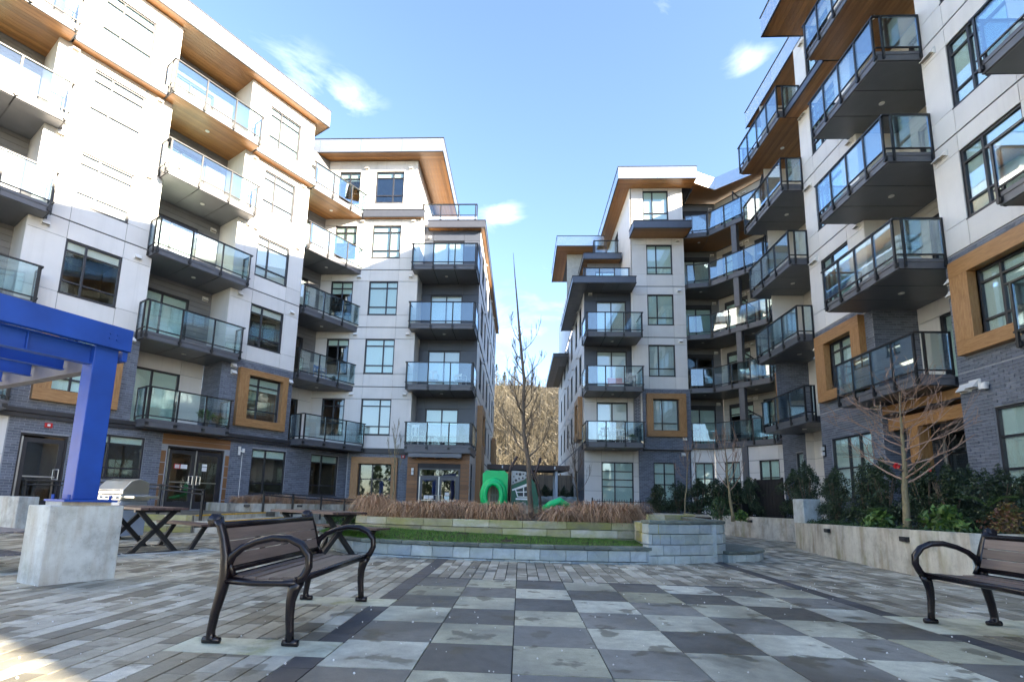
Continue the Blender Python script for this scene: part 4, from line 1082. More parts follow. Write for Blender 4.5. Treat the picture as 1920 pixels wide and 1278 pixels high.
for (x, y, w, d, rz) in ((-6.3, 8.8, 1.7, .5, .95), (-3.1, 9.05, 1.5, .45, .95)):
    build(MB().box(-w/2, w/2, -d/2, d/2, -.03, .002), 'concrete_pad', 'concrete_block', plaza, T((x, y, 0)) @ Matrix.Rotation(rz, 4, 'Z'))
# small pale petals blown over the paving
mb = MB()
for i in range(700):
    x, y = random.uniform(-8, 6.5), 2.2+8*random.random()**1.4
    if blocked(x, y): continue
    s = random.uniform(.0025, .0075)
    mb.tube([(x, y, .002), (x+random.uniform(-s, s), y+random.uniform(-s, s), .004+s*.6)], s, 5)
tag(build(mb, 'fallen_petals', 'petal'), kind='stuff')
# left terrace with its steps
T3 = [(-8.9, 13.55), (-8.9, 18.2), (-12.1, 24), (-16, 20), (-16, 13.55)]
struct(build(MB().prism(T3, -.05, .45), 'terrace', 'paver'))
st = thing('concrete_steps', 'shallow concrete steps with yellow nosings up to the glass doors on the left', 'steps', (-8.2, 15.5, 0))
for i, (xr, zt) in enumerate(((-7.55, .15), (-8.2, .30), (-8.88, .45))):
    build(MB().box(xr-.66, xr, 13.6, 17.5, -.03, zt-.002), 'tread', 'concrete', st)
    build(MB().box(xr-.10, xr+.006, 13.62, 17.48, zt-.03, zt+.004), 'yellow_nosing', 'yellow_paint', st)

# ================================================================== STONE BEDS
def resample(P, step):
    out_ = [Vector((*P[0], 0))]; acc = 0
    for i in range(len(P)-1):
        a, b_ = Vector((*P[i], 0)), Vector((*P[i+1], 0)); L_ = (b_-a).length; d = step-acc
        while d <= L_: out_.append(a.lerp(b_, d/L_)); d += step
        acc = L_-(d-step)
    out_.append(Vector((*P[-1], 0))); return out_
def smooth(P, n=3):
    for _ in range(n):
        Q = [P[0]]
        for i in range(len(P)-1):
            a, b_ = P[i], P[i+1]; Q += [(a[0]*.75+b_[0]*.25, a[1]*.75+b_[1]*.25), (a[0]*.25+b_[0]*.75, a[1]*.25+b_[1]*.75)]
        P = Q+[P[-1]]
    return P
def at_len(R, s):
    for i in range(len(R)-1):
        L_ = (R[i+1]-R[i]).length
        if s <= L_ or i == len(R)-2: return R[i].lerp(R[i+1], min(1, s/L_))
        s -= L_
def block_wall(t, P, courses, mat, lens=(.3, .48), thick=.22, cap=None, capmat='slate_cap', name='stone_block', uneven=.006):
    R = resample(smooth(P), .05); TL = sum((R[i+1]-R[i]).length for i in range(len(R)-1))
    def run(z0, z1, m, nm, y0, y1, ls):
        s = -random.uniform(0, ls[0])
        while s < TL-.02:
            L_ = random.uniform(*ls); a, b_ = max(0, s), min(TL, s+L_)
            if b_-a > .05:
                p, q = at_len(R, a), at_len(R, b_); d = (q-p); w = d.length
                if w > .03:
                    d.normalize(); nrm = Vector((d.y, -d.x, 0)); j = random.uniform(-uneven, uneven)
                    mb = MB(); mb.obox(Vector((0, 0, 0)), d*(w-.007), -nrm*(y1-y0), Vector((0, 0, z1-z0-.006)))
                    build(mb, nm, m, t, T(p+nrm*(-y0+j)+d*.0035+Vector((0, 0, z0))), bevel=.008)
            s += L_
    for (z0, z1, m) in courses: run(z0, z1, m or mat, name, 0, thick, lens)
    if cap: run(cap[0], cap[1], capmat, 'cap_stone', -.03, thick+.04, (.38, .6))
low = thing('stone_wall', 'low curved blue grey stone wall with slate caps edging the lawn', 'wall', (-1, 9.2, 0))
block_wall(low, QO[:8], [(-.02, .025, None), (.03, .225, None)], 'stone_blue', cap=(.23, .29))
tall = thing('stone_wall', 'tall blue grey stone block wall at the right end of the round bed', 'wall', (3.2, 9.7, 0))
QT = [(2.3, 9.30), (2.95, 9.5), (3.45, 9.73), (3.95, 10.08), (4.12, 10.5), (4.05, 11.5), (4.3, 13)]
block_wall(tall, [(2.31, 10.5), (2.31, 9.36)], [(.335, .52, None), (.525, .70, None)], 'stone_sand', cap=None)
block_wall(tall, QT, [(-.02, .14, None), (.145, .33, None), (.335, .52, None), (.525, .70, None)], 'stone_blue', cap=(.705, .765))
build(MB().box(2.36, 3.7, 9.86, 10.9, .1, .70), 'backing', 'stone_blue', tall)
up = thing('stone_wall', 'mossy sandstone block wall behind the small lawn under the dry grasses', 'wall', (-.5, 10.4, 0))
QU = [(-3.5, 10.75), (-2.4, 10.42), (-1.2, 10.36), (0, 10.38), (1.2, 10.46), (2.36, 10.62)]
block_wall(up, QU, [(.18, .335, None), (.34, .50, None), (.505, .655, None)], 'stone_sand', lens=(.35, 1.0))
block_wall(up, [(-3.6, 13.5), (-3.7, 11.6), (-3.5, 10.78)], [(0, .335, None), (.34, .50, None), (.505, .655, None)], 'stone_sand', lens=(.35, .9))
stp = thing('stone_step', 'rounded low stone step with slate cap beside the tall stone wall', 'step', (4.6, 11, 0))
QS = [(3.95, 10.0), (4.7, 10.3), (5.15, 11.1), (5.05, 12.0), (4.5, 12.6)]
block_wall(stp, QS, [(-.02, .14, None)], 'stone_blue', lens=(.2, .34), cap=(.145, .20))
build(MB().prism([(3.95, 10.08), (4.65, 10.42), (5.02, 11.1), (4.92, 11.9), (4.4, 12.5), (4.05, 11.5)], -.02, .19), 'tread', 'slate_cap', stp)
rw = thing('stone_wall', 'low pale stone wall running back behind the tall block wall', 'wall', (4.5, 15, 0))
block_wall(rw, [(3.2, 13.0), (4.3, 13.0), (4.95, 14.6), (5.4, 16.5)], [(.0, .4, None), (.405, .60, None), (.605, .80, None)], 'stone_sand', lens=(.4, .8))
LAWN_P = [(p.x, p.y) for p in resample(smooth(QO[1:8]), .2)]; UPP = [(p.x, p.y) for p in resample(smooth(QU), .2)]
# lawn: strip between the two walls
mb = MB(); n_ = 40
def along(P, t): R = [Vector((*p, 0)) for p in P]; TL = sum((R[i+1]-R[i]).length for i in range(len(R)-1)); return at_len(R, t*TL)
def lawn_pt(t, s):
    a, b_ = along(LAWN_P, t), along([(-3.9, 11.2)]+UPP, t); p = a.lerp(b_, s); p.z = .245+.22*s*(1-.72*t)+.012*noise.noise(p*3); return p
for i in range(n_):
    for j in range(5):
        mb.quad(*[tuple(lawn_pt((i+di)/n_, .06+.94*(j+dj)/5)) for di, dj in ((0, 0), (1, 0), (1, 1), (0, 1))])
struct(build(mb, 'lawn', 'soil'))
mb = MB()
for i in range(26000):
    t, s = random.random(), .05+.93*random.random()
    p = lawn_pt(t, s)
    if noise.noise(p*2.2+Vector((3, 0, 0))) < -.6: continue
    a = random.uniform(0, 6.28); h = random.uniform(.02, .065)*(1-.5*t); w = .004; dx, dy = math.cos(a), math.sin(a)
    mb.tri((p.x-dy*w, p.y+dx*w, p.z-.005), (p.x+dy*w, p.y-dx*w, p.z-.005), (p.x+dx*h*.5, p.y+dy*h*.5, p.z+h))
tag(build(mb, 'grass', 'lawn_blade'), kind='stuff')
GS = [(-3.45, 10.95)] + [(x, y+.18) for x, y in QU[1:]] + [(3.6, 10.3), (3.95, 10.7), (3.95, 12.9), (5.2, 15.5), (5.6, 20.4), (5.5, 26.8), (-2.2, 26.8), (-2.2, 22.3), (-2.6, 21), (-3.6, 15)]
struct(build(MB().prism(GS, -.06, .63), 'planting_bed', 'soil'))
struct(build(MB().prism([(5.5, 21.0), (5.5, 27), (9, 27), (12.4, 23), (12.4, 16.4), (9, 16.4), (8.5, 17.4), (7.85, 18.85), (7.5, 19.95)], -.06, .62), 'planting_bed', 'soil'))
struct(build(MB().box(-2.2, 5.5, 26.8, 60, -.06, .55), 'playground_surface', 'paver'))
struct(build(MB().prism([(7.5, 14.1), (6.6, 10), (6.45, 7.6), (10.38, 6.3), (10.38, 15.9), (9.3, 15.3)], -.06, .64), 'planting_bed', 'soil'))

# ------------------------------------------------------------------ concrete planter walls
def conc_wall(name, label, P, z0, z1, th=.2, lights=(), mat='concrete', sm=0):
    t = thing(name, label, 'wall', (P[0][0], P[0][1], 0))
    Q = smooth(P, sm) if sm else P
    L_, Rr = [], []
    for i, p in enumerate(Q):
        a = Vector(Q[max(0, i-1)]); b_ = Vector(Q[min(len(Q)-1, i+1)]); d = (b_-a).normalized(); n = Vector((d.y, -d.x))
        L_.append(Vector(p)); Rr.append(Vector(p)-n*th)
    zt = (lambda i: z1) if not isinstance(z1, tuple) else (lambda i: z1[0]+(z1[1]-z1[0])*i/(len(Q)-1))
    mb = MB()
    for i in range(len(Q)-1):
        a, b_, c, d = L_[i], L_[i+1], Rr[i+1], Rr[i]
        n = len(mb.v); mb.v += [(a.x, a.y, z0), (b_.x, b_.y, z0), (c.x, c.y, z0), (d.x, d.y, z0), (a.x, a.y, zt(i)), (b_.x, b_.y, zt(i+1)), (c.x, c.y, zt(i+1)), (d.x, d.y, zt(i))]
        for q in ((4, 5, 6, 7), (0, 1, 5, 4), (2, 3, 7, 6)) + (((3, 0, 4, 7),) if i == 0 else ()) + (((1, 2, 6, 5),) if i == len(Q)-2 else ()): mb.f.append(tuple(n+k for k in q)); mb.mi.append(0)
    build(mb, 'wall_body', mat, t)
    for (px_, py_, pz_, ang) in lights:
        mb = MB(); mb.box(-.10, .10, -.055, 0, -.04, .04); mb.box(-.08, .08, -.062, -.055, -.022, .022, 1)
        build(mb, 'step_light', ['black_metal', 'frame_metal'], t, T((px_, py_, pz_)) @ Matrix.Rotation(ang, 4, 'Z'), bevel=.006)
    return t
conc_wall('planter_wall', 'long stained concrete planter wall on the right with two black step lights', [(10.2, 15.6), (7.40, 14.18), (7.08, 12.9), (6.86, 12.0), (6.66, 10.5), (6.48, 9.0), (6.33, 7.55), (7.3, 7.2), (10.3, 6.2)][1:], -.03, (.66, .78), lights=((6.80, 11.65, .57, -1.70), (6.48, 8.95, .57, -1.69)))
conc_wall('planter_wall', 'short end wall of the right planter below the concrete block', [(9.6, 15.45), (7.42, 14.2)], -.03, .655)
conc_wall('planter_wall', 'concrete planter wall further back on the right behind the path', [(5.5, 21.5), (7.45, 19.95), (7.81, 18.75), (8.45, 17.2), (8.9, 16.4)], -.03, .71, lights=((8.02, 18.25, .56, -1.2), (7.2, 20.2, .56, -.75)))
PW2 = [FL @ Vector((u, y, 0)) for u, y in ((9.3, -.4), (9.3, -2.0), (11.5, -2.0), (13.6, -2.0), (15.6, -2.0))]
conc_wall('planter_wall', 'pale concrete planter wall with dry grasses under the left ground floor windows', [(p.x, p.y) for p in PW2[1:]], -.03, .74, lights=tuple((*(FL @ Vector((u, -2.0, 0))).xy, .66, AL-math.pi/2+math.pi/2-0+0) for u in (9.9, 12.0)))
conc_wall('planter_wall', 'concrete end wall of the left planter beside the steps', [(p.x, p.y) for p in PW2[:2]], -.03, .74)
sp = [FL @ Vector(q) for q in ((9.4, 0, 0), (9.4, -1.9, 0), (15.6, -1.9, 0), (16, 0, 0))]
struct(build(MB().prism([(p.x, p.y) for p in sp], -.05, .68), 'planting_bed', 'soil'))
blk = thing('concrete_block', 'square concrete block standing on the end of the right planter wall', 'block', (7.58, 13.85, .66)); build(MB().box(-.24, .24, -.22, .22, 0, .63), 'block_body', 'concrete_block', blk, T((7.6, 13.9, .655)) @ Matrix.Rotation(.1, 4, 'Z'), bevel=.02)
blk = thing('concrete_block', 'large concrete block at the far left edge below the side door', 'block', (-12.9, 12.3, 0)); 
build(MB().box(-.9, .62, -.2, .25, -.03, .86), 'block_body', 'concrete_block', blk, T((-12.55, 11.95, 0)) @ Matrix.Rotation(-.2, 4, 'Z'), bevel=.02)
sw = thing('stone_wall', 'mossy stone block wall edging the raised terrace in front of the left doors', 'wall', (-10.5, 13.5, 0))
block_wall(sw, [(-13.6, 13.5), (-9.6, 13.5), (-8.92, 13.53)], [(-.02, .14, None), (.145, .29, None), (.295, .45, None)], 'stone_sand', lens=(.4, .9))

# ================================================================== FURNITURE
def bench(loc, rz, label):
    t = thing('park_bench', label, 'bench', loc, rz, 'park benches beside the chessboard paving'); W0 = WM[t]
    LEN = 1.59
    def fr_mesh():
        mb = MB()
        bk = [(.055, .03), (.03, .035), (.03, .08), (.045, .2), (.08, .36), (.095, .47), (.085, .6), (.055, .72), (.025, .80), (.0, .845)]
        rs = [.032, .038, .034, .037, .044, .05, .044, .037, .036, .044]
        mb.tube([(d, 0, z) for d, z in bk], rs, 8, flat=.8)
        mb.tube([(-.02, 0, .022), (.10, 0, .02)], [.026, .022], 8)
        ft = [(.60, .03), (.595, .10), (.585, .2), (.585, .30), (.60, .38), (.635, .44)]
        mb.tube([(d, 0, z) for d, z in ft], [.032, .03, .032, .036, .044, .042], 8, flat=.8)
        mb.tube([(.55, 0, .02), (.66, 0, .022)], [.022, .026], 8)
        mb.tube([(.09, 0, .43), (.3, 0, .415), (.5, 0, .42), (.62, 0, .425)], [.04, .034, .034, .038], 8, flat=.7)
        arm = [(.10, .52), (.13, .60), (.2, .66), (.3, .705), (.42, .735), (.54, .73), (.63, .69), (.69, .615), (.695, .54), (.665, .475), (.63, .43)]
        mb.tube([(d, 0, z) for d, z in arm], [.03, .03, .026, .025, .027, .029, .029, .029, .028, .029, .034], 8, flat=1.1)
        mb.tube([(.10, 0, .60), (.125, 0, .52), (.16, 0, .46)], .02, 6)
        mb.tube([(-.02, -.025, .845), (-.02, .025, .845)], .05, 10)
        return mb
    fm = cached(('bench_frame',), fr_mesh, 'black_gloss', True)
    for y in (0, LEN): link('end_frame', fm, t, W0 @ T((0, y, 0)))
    for i, d in enumerate((.16, .255, .35, .445, .54)):
        z = .445-.012*(1-abs(i-2)/2)
        link('seat_slat', cached(('bs',), lambda: MB().box(-.042, .042, .03, LEN-.03, -.014, .014), 'bench_slat'), t, W0 @ T((d, 0, z)))
    for d, z in ((.085, .565), (.062, .655), (.035, .745)):
        a = math.atan2(-.05, .18)
        link('back_slat', cached(('bbs',), lambda: MB().box(-.012, .012, .03, LEN-.03, -.042, .042), 'bench_slat'), t, W0 @ T((d+.02, 0, z)) @ Matrix.Rotation(a, 4, 'Y'))
    rl = cached(('bench_rail',), lambda: MB().tube([(0, .0, 0), (0, LEN, 0)], .026, 10), 'black_gloss', True)
    for d, z in ((.615, .44), (.105, .505), (.025, .81), (.11, .44)): link('rail', rl, t, W0 @ T((d, 0, z)))
    return t
bench((-2.19, 3.63, 0), 0, 'black framed bench with brown slats left of the chessboard paving')
bench((4.48, 5.14, 0), math.pi, 'black framed bench with brown slats cut off by the right edge')

def picnic(loc, label):
    t = thing('picnic_table', label, 'picnic table', loc, -AL, 'picnic tables on the left of the plaza'); W0 = WM[t]
    for i in range(6): link('table_slat', cached(('ts',), lambda: MB().box(-.92, .92, -.058, .058, -.02, .02), 'table_slat'), t, W0 @ T((0, -.325+i*.13, .755)))
    for x in (-.62, .62):
        mb = MB()
        for s in (-1, 1): mb.obox((x-.035, s*.34-.05, 0.012), (.07, 0, 0), (0, .10, 0), (0, -s*.62, .70))
        mb.box(x-.035, x+.035, -.36, .36, .69, .735); mb.box(x-.06, x+.06, -.44, .44, 0, .012)
        build(mb, 'leg_frame', 'black_metal', t, W0)
    for s in (-1, 1):
        for i in range(3): link('seat_slat', cached(('ps',), lambda: MB().box(-.92, .92, -.055, .055, -.018, .018), 'table_slat'), t, W0 @ T((0, s*.80+(i-1)*.12, .455)))
        for x in (-.62, .62):
            mb = MB(); mb.obox((x-.03, s*.62-.04, .012), (.06, 0, 0), (0, .08, 0), (0, s*.22, .40)); mb.box(x-.03, x+.03, s*.80-.17, s*.80+.17, .405, .435); mb.box(x-.05, x+.05, s*.62-.12, s*.62+.12, 0, .012)
            build(mb, 'seat_leg', 'black_metal', t, W0)
    return t
picnic((-6.95, 9.1, 0), 'dark slatted picnic table behind the blue pergola post')
picnic((-3.78, 9.4, 0), 'dark slatted picnic table behind the bench on the left')

# barbecue
bq = thing('barbecue', 'stainless steel gas barbecue with side shelf near the left doors', 'barbecue', (-9.0, 11.1, 0), -.35); W0 = WM[bq]
build(MB().box(-.46, .46, -.28, .28, .08, .84), 'cabinet', 'steel_blue', bq, W0, bevel=.01)
for x in (-.44, .01): build(MB().box(x, x+.43, -.30, -.281, .12, .80), 'cabinet_door', 'steel_blue', bq, W0)
for x in (-.4, .4):
    for y in (-.2, .2): mb = MB(); mb.tube([(x-.02, y, .045), (x+.02, y, .045)], .045, 10); build(mb, 'castor', 'black_metal', bq, W0)
build(MB().box(-.50, .50, -.33, .30, .85, .97), 'control_panel', 'steel', bq, W0, bevel=.01)
for x in (-.38, -.19, 0, .19, .38): mb = MB(); mb.tube([(x, -.33, .91), (x, -.37, .91)], .03, 10); build(mb, 'knob', 'steel', bq, W0)
mb = MB(); pr = [(-.28, .98), (.28, .98), (.28, 1.25), (.05, 1.33), (-.12, 1.28), (-.28, 1.08)]; n_ = len(pr)
mb.v = [(-.47, y, z) for y, z in pr]+[(.47, y, z) for y, z in pr]; mb.f = [tuple(range(n_)), tuple(reversed(range(n_, 2*n_)))]+[(i, n_+i, n_+(i+1) % n_, (i+1) % n_) for i in range(n_)]; mb.mi = [0]*len(mb.f)
build(mb, 'hood', 'steel', bq, W0, bevel=.012)
mb = MB(); mb.tube([(-.36, -.27, 1.06), (-.36, -.34, 1.06), (.36, -.34, 1.06), (.36, -.27, 1.06)], .014, 8); build(mb, 'handle', 'steel', bq, W0)
for s in (-1, 1): build(MB().box(s*.69-.18, s*.69+.18, -.28, .26, .90, .95), 'side_shelf', 'steel', bq, W0, bevel=.008)

# blue steel pergola on a concrete pier
PA = rad(24); pa = Vector((math.sin(PA), math.cos(PA), 0)); pb = Vector((-math.cos(PA), math.sin(PA), 0))
PC = Vector((-5.28, 5.86, 0)); PM = Matrix(((-pb.x, pa.x, 0, PC.x), (-pb.y, pa.y, 0, PC.y), (0, 0, 1, 0), (0, 0, 0, 1)))   # local: x to the right (-b), y along a
pier = thing('concrete_pier', 'stained concrete pier carrying the blue pergola post', 'pier', PC)
build(MB().box(-.25, .25, -.375, .375, -.03, .86), 'pier_body', 'concrete_block', pier, PM, bevel=.012)
build(MB().box(-.17, .20, -.25, .25, .86, .905), 'grout_pad', 'concrete', pier, PM)
pg = thing('pergola', 'bright blue steel pergola of I beams on a square post at the left edge', 'pergola', (-5.28, 5.86, .9))
build(MB().box(-.11, .14, -.13, .13, .93, 2.80), 'post', 'blue_paint', pg, PM, bevel=.008)
build(MB().box(-.2, .27, -.26, .28, .905, .93), 'base_plate', 'blue_paint', pg, PM)
for x in (-.15, .22):
    for y in (-.2, .22): mb = MB(); mb.cyl(x, y, .93, .985, .016, 8); build(mb, 'bolt', 'blue_paint', pg, PM)
def ibeam(x0, x1, y0, y1, z0, z1, along_, fl=.13, m='blue_paint', nm='beam'):
    mb = MB()
    if along_ == 'y': c = (x0+x1)/2; mb.box(c-fl/2, c+fl/2, y0, y1, z0, z0+.014); mb.box(c-fl/2, c+fl/2, y0, y1, z1-.014, z1); mb.box(c-.006, c+.006, y0, y1, z0+.014, z1-.014); 
    else: c = (y0+y1)/2; mb.box(x0, x1, c-fl/2, c+fl/2, z0, z0+.014); mb.box(x0, x1, c-fl/2, c+fl/2, z1-.014, z1); mb.box(x0, x1, c-.006, c+.006, z0+.014, z1-.014)
    if along_ == 'y':
        y = y0+.45
        while y < y1: mb.box(c-fl/2+.005, c+fl/2-.005, y-.006, y+.006, z0+.014, z1-.014); y += 1.2
    return build(mb, nm, m, pg, PM)
build(MB().box(.20, .225, -6, .22, 2.79, 3.07).box(.13, .20, -6, .22, 3.05, 3.07).box(.13, .20, -6, .22, 2.79, 2.81), 'fascia_beam', 'blue_paint', pg, PM)
for y in (-.03, .05):
    for z in (2.90, 2.96): mb = MB(); mb.tube([(.225, y, z), (.24, y, z)], .012, 8); build(mb, 'bolt', 'blue_paint', pg, PM)
ibeam(-.02, .10, -6, -.13, 2.56, 2.79, 'y')
ibeam(-5.2, -.10, -.06, .08, 2.52, 2.78, 'x', m='grey_paint_and_sheen')  # blue beam; this grey stands in for light reflected on its bottom flange
for i in range(1, 6): ibeam(-.9*i-.02, -.9*i+.1, -6, -.02, 2.60, 2.79, 'y', .10, nm='joist')
build(MB().box(-.02, .18, .155, .21, 2.66, 2.785), 'bracket', 'blue_paint', pg, PM)
for (x, y) in ((-5.1, 0), (0, -5.8), (-5.1, -5.8)): build(MB().box(x-.14, x+.14, y-.14, y+.14, 0, 2.52), 'post', 'blue_paint', pg, PM)

# grey slatted bench cut by the left edge
gb_ = thing('metal_bench', 'grey metal slatted bench cut off by the left edge behind the concrete pier', 'bench', (-6.9, 6.5, 0), -.42); W0 = WM[gb_]
for i in range(5): build(MB().box(-.9, .45, -.2+i*.085, -.14+i*.085, .19, .21), 'shelf_slat', 'grey_paint_and_sheen', gb_, W0)
for i in range(4): build(MB().box(-.9, .45, -.2+i*.11, -.12+i*.11, .475, .495), 'seat_slat', 'grey_paint_and_sheen', gb_, W0)
for y in (-.22, .24): build(MB().box(-.9, .47, y-.015, y+.015, .43, .495), 'rail', 'grey_paint_and_sheen', gb_, W0)
build(MB().box(-.9, .47, -.235, -.205, .15, .21), 'rail', 'grey_paint_and_sheen', gb_, W0)
for x in (-.85, .44):
    for y in (-.22, .23): build(MB().box(x-.03, x+.03, y-.03, y+.03, 0, .47), 'leg', 'grey_paint_and_sheen', gb_, W0)

# handrails
def handrail(label, pts, h=.86, posts=True):
    t = thing('handrail', label, 'handrail', pts[0])
    for p in pts: build(MB().box(-.03, .03, -.03, .03, 0, h), 'post', 'black_metal', t, T(p))
    for dz in (-.03, -.14):
        mb = MB(); mb.tube([Vector(p)+Vector((0, -.05, h+dz)) for p in pts], .02, 8); build(mb, 'rail', 'black_metal', t)
    return t
handrail('black steel handrail along the raised terrace by the left doors', [(-14.0, 13.75, .45), (-13.2, 13.72, .45), (-11.6, 13.7, .45), (-10.0, 13.66, .42), (-8.75, 13.64, .3)])
rp = [FL @ Vector(q) for q in ((10.3, -2.35, .28), (11.4, -2.45, .22), (12.6, -2.5, .16), (13.7, -2.55, .10), (14.9, -2.6, .05))]
handrail('black sloping handrail in front of the pale planter wall on the left', [tuple(p) for p in rp], .9)

# ------------------------------------------------------------------ playground
ply = thing('play_structure', 'children\'s play structure with green tube panel and dark green house panel', 'play structure', (-.3, 16.6, .63)); G0_ = .63
def TB(p, r, n=10): mb = MB(); mb.tube(p, r, n); return mb
# green panel with an arch mouth
mb = MB(); w0, w1, zb, zt, cx, cz, ri = -1.24, -.42, .78, 2.02, -.86, 1.25, .0
N = 28
for (yy0, yy1) in ((16.5, 16.62),):
    inner = [(-.87+.24*math.cos(a), 1.22+.38*math.sin(a)) for a in [math.pi*2*i/N for i in range(N)]]
    outer = []
    for i in range(N):
        a = math.pi*2*i/N; dx, dz = math.cos(a), math.sin(a); k = min((w1+.83 if dx > 0 else .41)/max(1e-6, abs(dx)), (zt-1.4 if dz > 0 else 1.4-zb)/max(1e-6, abs(dz))); outer.append((-.83+dx*k, 1.4+dz*k))
    for i in range(N):
        j = (i+1) % N; a, b_, c, d = inner[i], inner[j], outer[j], outer[i]
        mb.quad((a[0], yy0, a[1]), (d[0], yy0, d[1]), (c[0], yy0, c[1]), (b_[0], yy0, b_[1])); mb.quad((d[0], yy0, d[1]), (d[0], yy1, d[1]), (c[0], yy1, c[1]), (c[0], yy0, c[1])); mb.quad((a[0], yy1, a[1]), (b_[0], yy1, b_[1]), (c[0], yy1, c[1]), (d[0], yy1, d[1]))
build(mb, 'tube_panel', 'green_plastic', ply)
mb = MB(); ring = [(-.87+.33*math.cos(a), 16.42, 1.22+.45*math.sin(a)) for a in [math.pi*2*i/32 for i in range(33)]]
mb.tube(ring, .115, 10, cap=False); ring2 = [(-.87+.27*math.cos(a), 16.26, 1.20+.40*math.sin(a)) for a in [math.pi*2*i/32 for i in range(33)]]; mb.tube(ring2, .085, 10, cap=False)
build(mb, 'tunnel_mouth', 'green_plastic', ply, smooth=True)
mb = MB()
for x in (-1.12, -.62): mb.tube([(x, 16.35, .92), (x-.12 if x < -.9 else x-.22, 15.95, .86), (x-.3 if x < -.9 else x-.5, 15.6, .78)], [.10, .09, .06], 8)
build(mb, 'slide_lip', 'green_plastic', ply, smooth=True)
for i in range(6): link('panel_slat', cached(('plat',), lambda: MB().box(0, .065, 0, .02, .75, 1.75), 'taupe_plastic'), ply, T((-1.14+i*.095, 16.75, 0)))
build(MB().box(-1.15, -.57, 16.745, 16.765, 1.20, 1.27), 'panel_bar', 'taupe_plastic', ply)
build(TB([(-.36, 16.5, .6), (-.36, 16.5, 2.02), (-.33, 16.5, 2.12), (-.12, 16.5, 2.50)], .04), 'post', 'brown_post', ply, smooth=True)
build(TB([(.66, 16.5, .6), (.65, 16.5, 1.1), (.55, 16.5, 1.6), (.40, 16.5, 1.95), (.32, 16.5, 2.05)], .04), 'post', 'brown_post', ply, smooth=True)
build(TB([(.40, 16.8, 1.6), (.50, 16.8, 2.0), (.66, 16.8, 2.50)], .04), 'post', 'brown_post', ply, smooth=True)
mb = MB(); mb.prism([(-.30, .66), (.60, .66), (.58, 1.2), (.48, 1.6), (.3, 1.88), (.1, 1.72), (-.30, 1.55)], 0, .04); build(mb, 'house_panel', 'dark_green_panel', ply, T((0, 16.62, 0)) @ Matrix.Rotation(rad(90), 4, 'X'))
mb = MB(); mb.prism([(-.30, 1.57), (.1, 1.74), (.29, 1.90), (.27, 2.0), (-.30, 2.04)], 0, .04); build(mb, 'bubble_panel', 'grey_panel', ply, T((0, 16.61, 0)) @ Matrix.Rotation(rad(90), 4, 'X'))
mb = MB()
for (x, z, r) in ((-.22, 1.84, .022), (-.13, 1.93, .03), (-.02, 1.92, .045), (.09, 1.93, .025), (-.15, 1.72, .04), (-.05, 1.78, .026), (.07, 1.80, .032), (-.24, 1.66, .02), (.17, 1.88, .024)):
    mb.tube([(x, 16.555, z), (x, 16.574, z)], r, 12)
build(mb, 'bubble_hole', 'joint_dark', ply)
MW = T((0, 16.57, 0)) @ Matrix.Rotation(rad(90), 4, 'X')
mb = MB()
def bar(p, q, w): 
    p, q = Vector((*p, 0)), Vector((*q, 0)); d = (q-p).normalized(); n = Vector((-d.y, d.x, 0)); mb.obox(p-n*w/2, q-p, n*w, Vector((0, 0, .012)))
bar((-.27, 1.40), (.32, 1.64), .05); bar((-.15, 1.12), (.33, 1.12), .055)
bar((-.16, 1.42), (-.08, 1.18), .035); bar((-.08, 1.19), (.30, 1.19), .03); bar((.30, 1.60), (.30, 1.19), .03); bar((.10, 1.52), (.11, 1.19), .03); bar((-.12, 1.34), (.30, 1.36), .03); bar((-.14, 1.43), (.30, 1.58), .03)
build(mb, 'painted_window', 'white_paint', ply, MW)
mb = MB()
for (x, z, w, h) in ((-.06, 1.37, .13, .08), (.14, 1.38, .13, .13), (-.04, 1.22, .13, .10), (.14, 1.22, .13, .10)): mb.box(x, x+w, z, z+h, 0, .006)
build(mb, 'painted_pane', 'joint_dark', ply, MW)
mb = MB()
for i in range(5): mb.prism([(x, z) for x, z in ((-.10+i*.075, .66), (-.035+i*.075, .66), (-.035+i*.075, .66+(.20, .34, .38, .34, .26)[i]), (-.10+i*.075, .66+(.20, .34, .38, .34, .26)[i]))], 0, .012)
build(mb, 'painted_gate', 'taupe_plastic', ply, MW)
mb = MB(); mb.tube([(.75, 16.4, .82), (.95, 16.3, .95), (1.25, 16.3, 1.08), (1.55, 16.4, .92)], [.10, .12, .13, .1], 10); build(mb, 'slide', 'green_plastic', ply, smooth=True)
sh = thing('shelter', 'flat dark brown roofed shelter on pale posts beyond the play structure', 'shelter', (.4, 26.5, .55))
build(MB().prism([(-1.75, 26.1), (2.5, 26.1), (2.2, 28.4), (-1.5, 28.4)], 2.66, 2.92), 'roof', 'brown_post', sh)
for x in (-.9, 1.85):
    for y in (26.4, 28): build(MB().box(x-.07, x+.07, y-.07, y+.07, .5, 2.68), 'post', 'steel_blue', sh)
for x in (-.95, 1.75): build(MB().box(x-.03, x+.03, 26.05, 26.1, 2.73, 2.86), 'lamp', 'white_plastic', sh)
fc = thing('wood_fence', 'weathered board fence at the end of the passage between the buildings', 'fence', (1.2, 34, .5))
for i in range(44): link('board', cached(('fb',), lambda: MB().box(0, .125, 0, .025, 0, 2.35), 'fence_wood'), fc, T((-2.2+i*.13, 34+random.uniform(-.008, .008), .5+random.uniform(-.02, .02))))
for z in (.9, 2.6): build(MB().box(-2.2, 3.4, 34.03, 34.07, z, z+.09), 'rail', 'fence_wood', fc)
for x in (-1.4, .6, 2.6): build(MB().box(x, x+.1, 33.95, 34.03, .5, 2.95), 'post', 'fence_wood', fc)
rk = thing('boulder_wall', 'rough stacked grey boulders in front of the board fence', 'wall', (1.6, 30, .55))
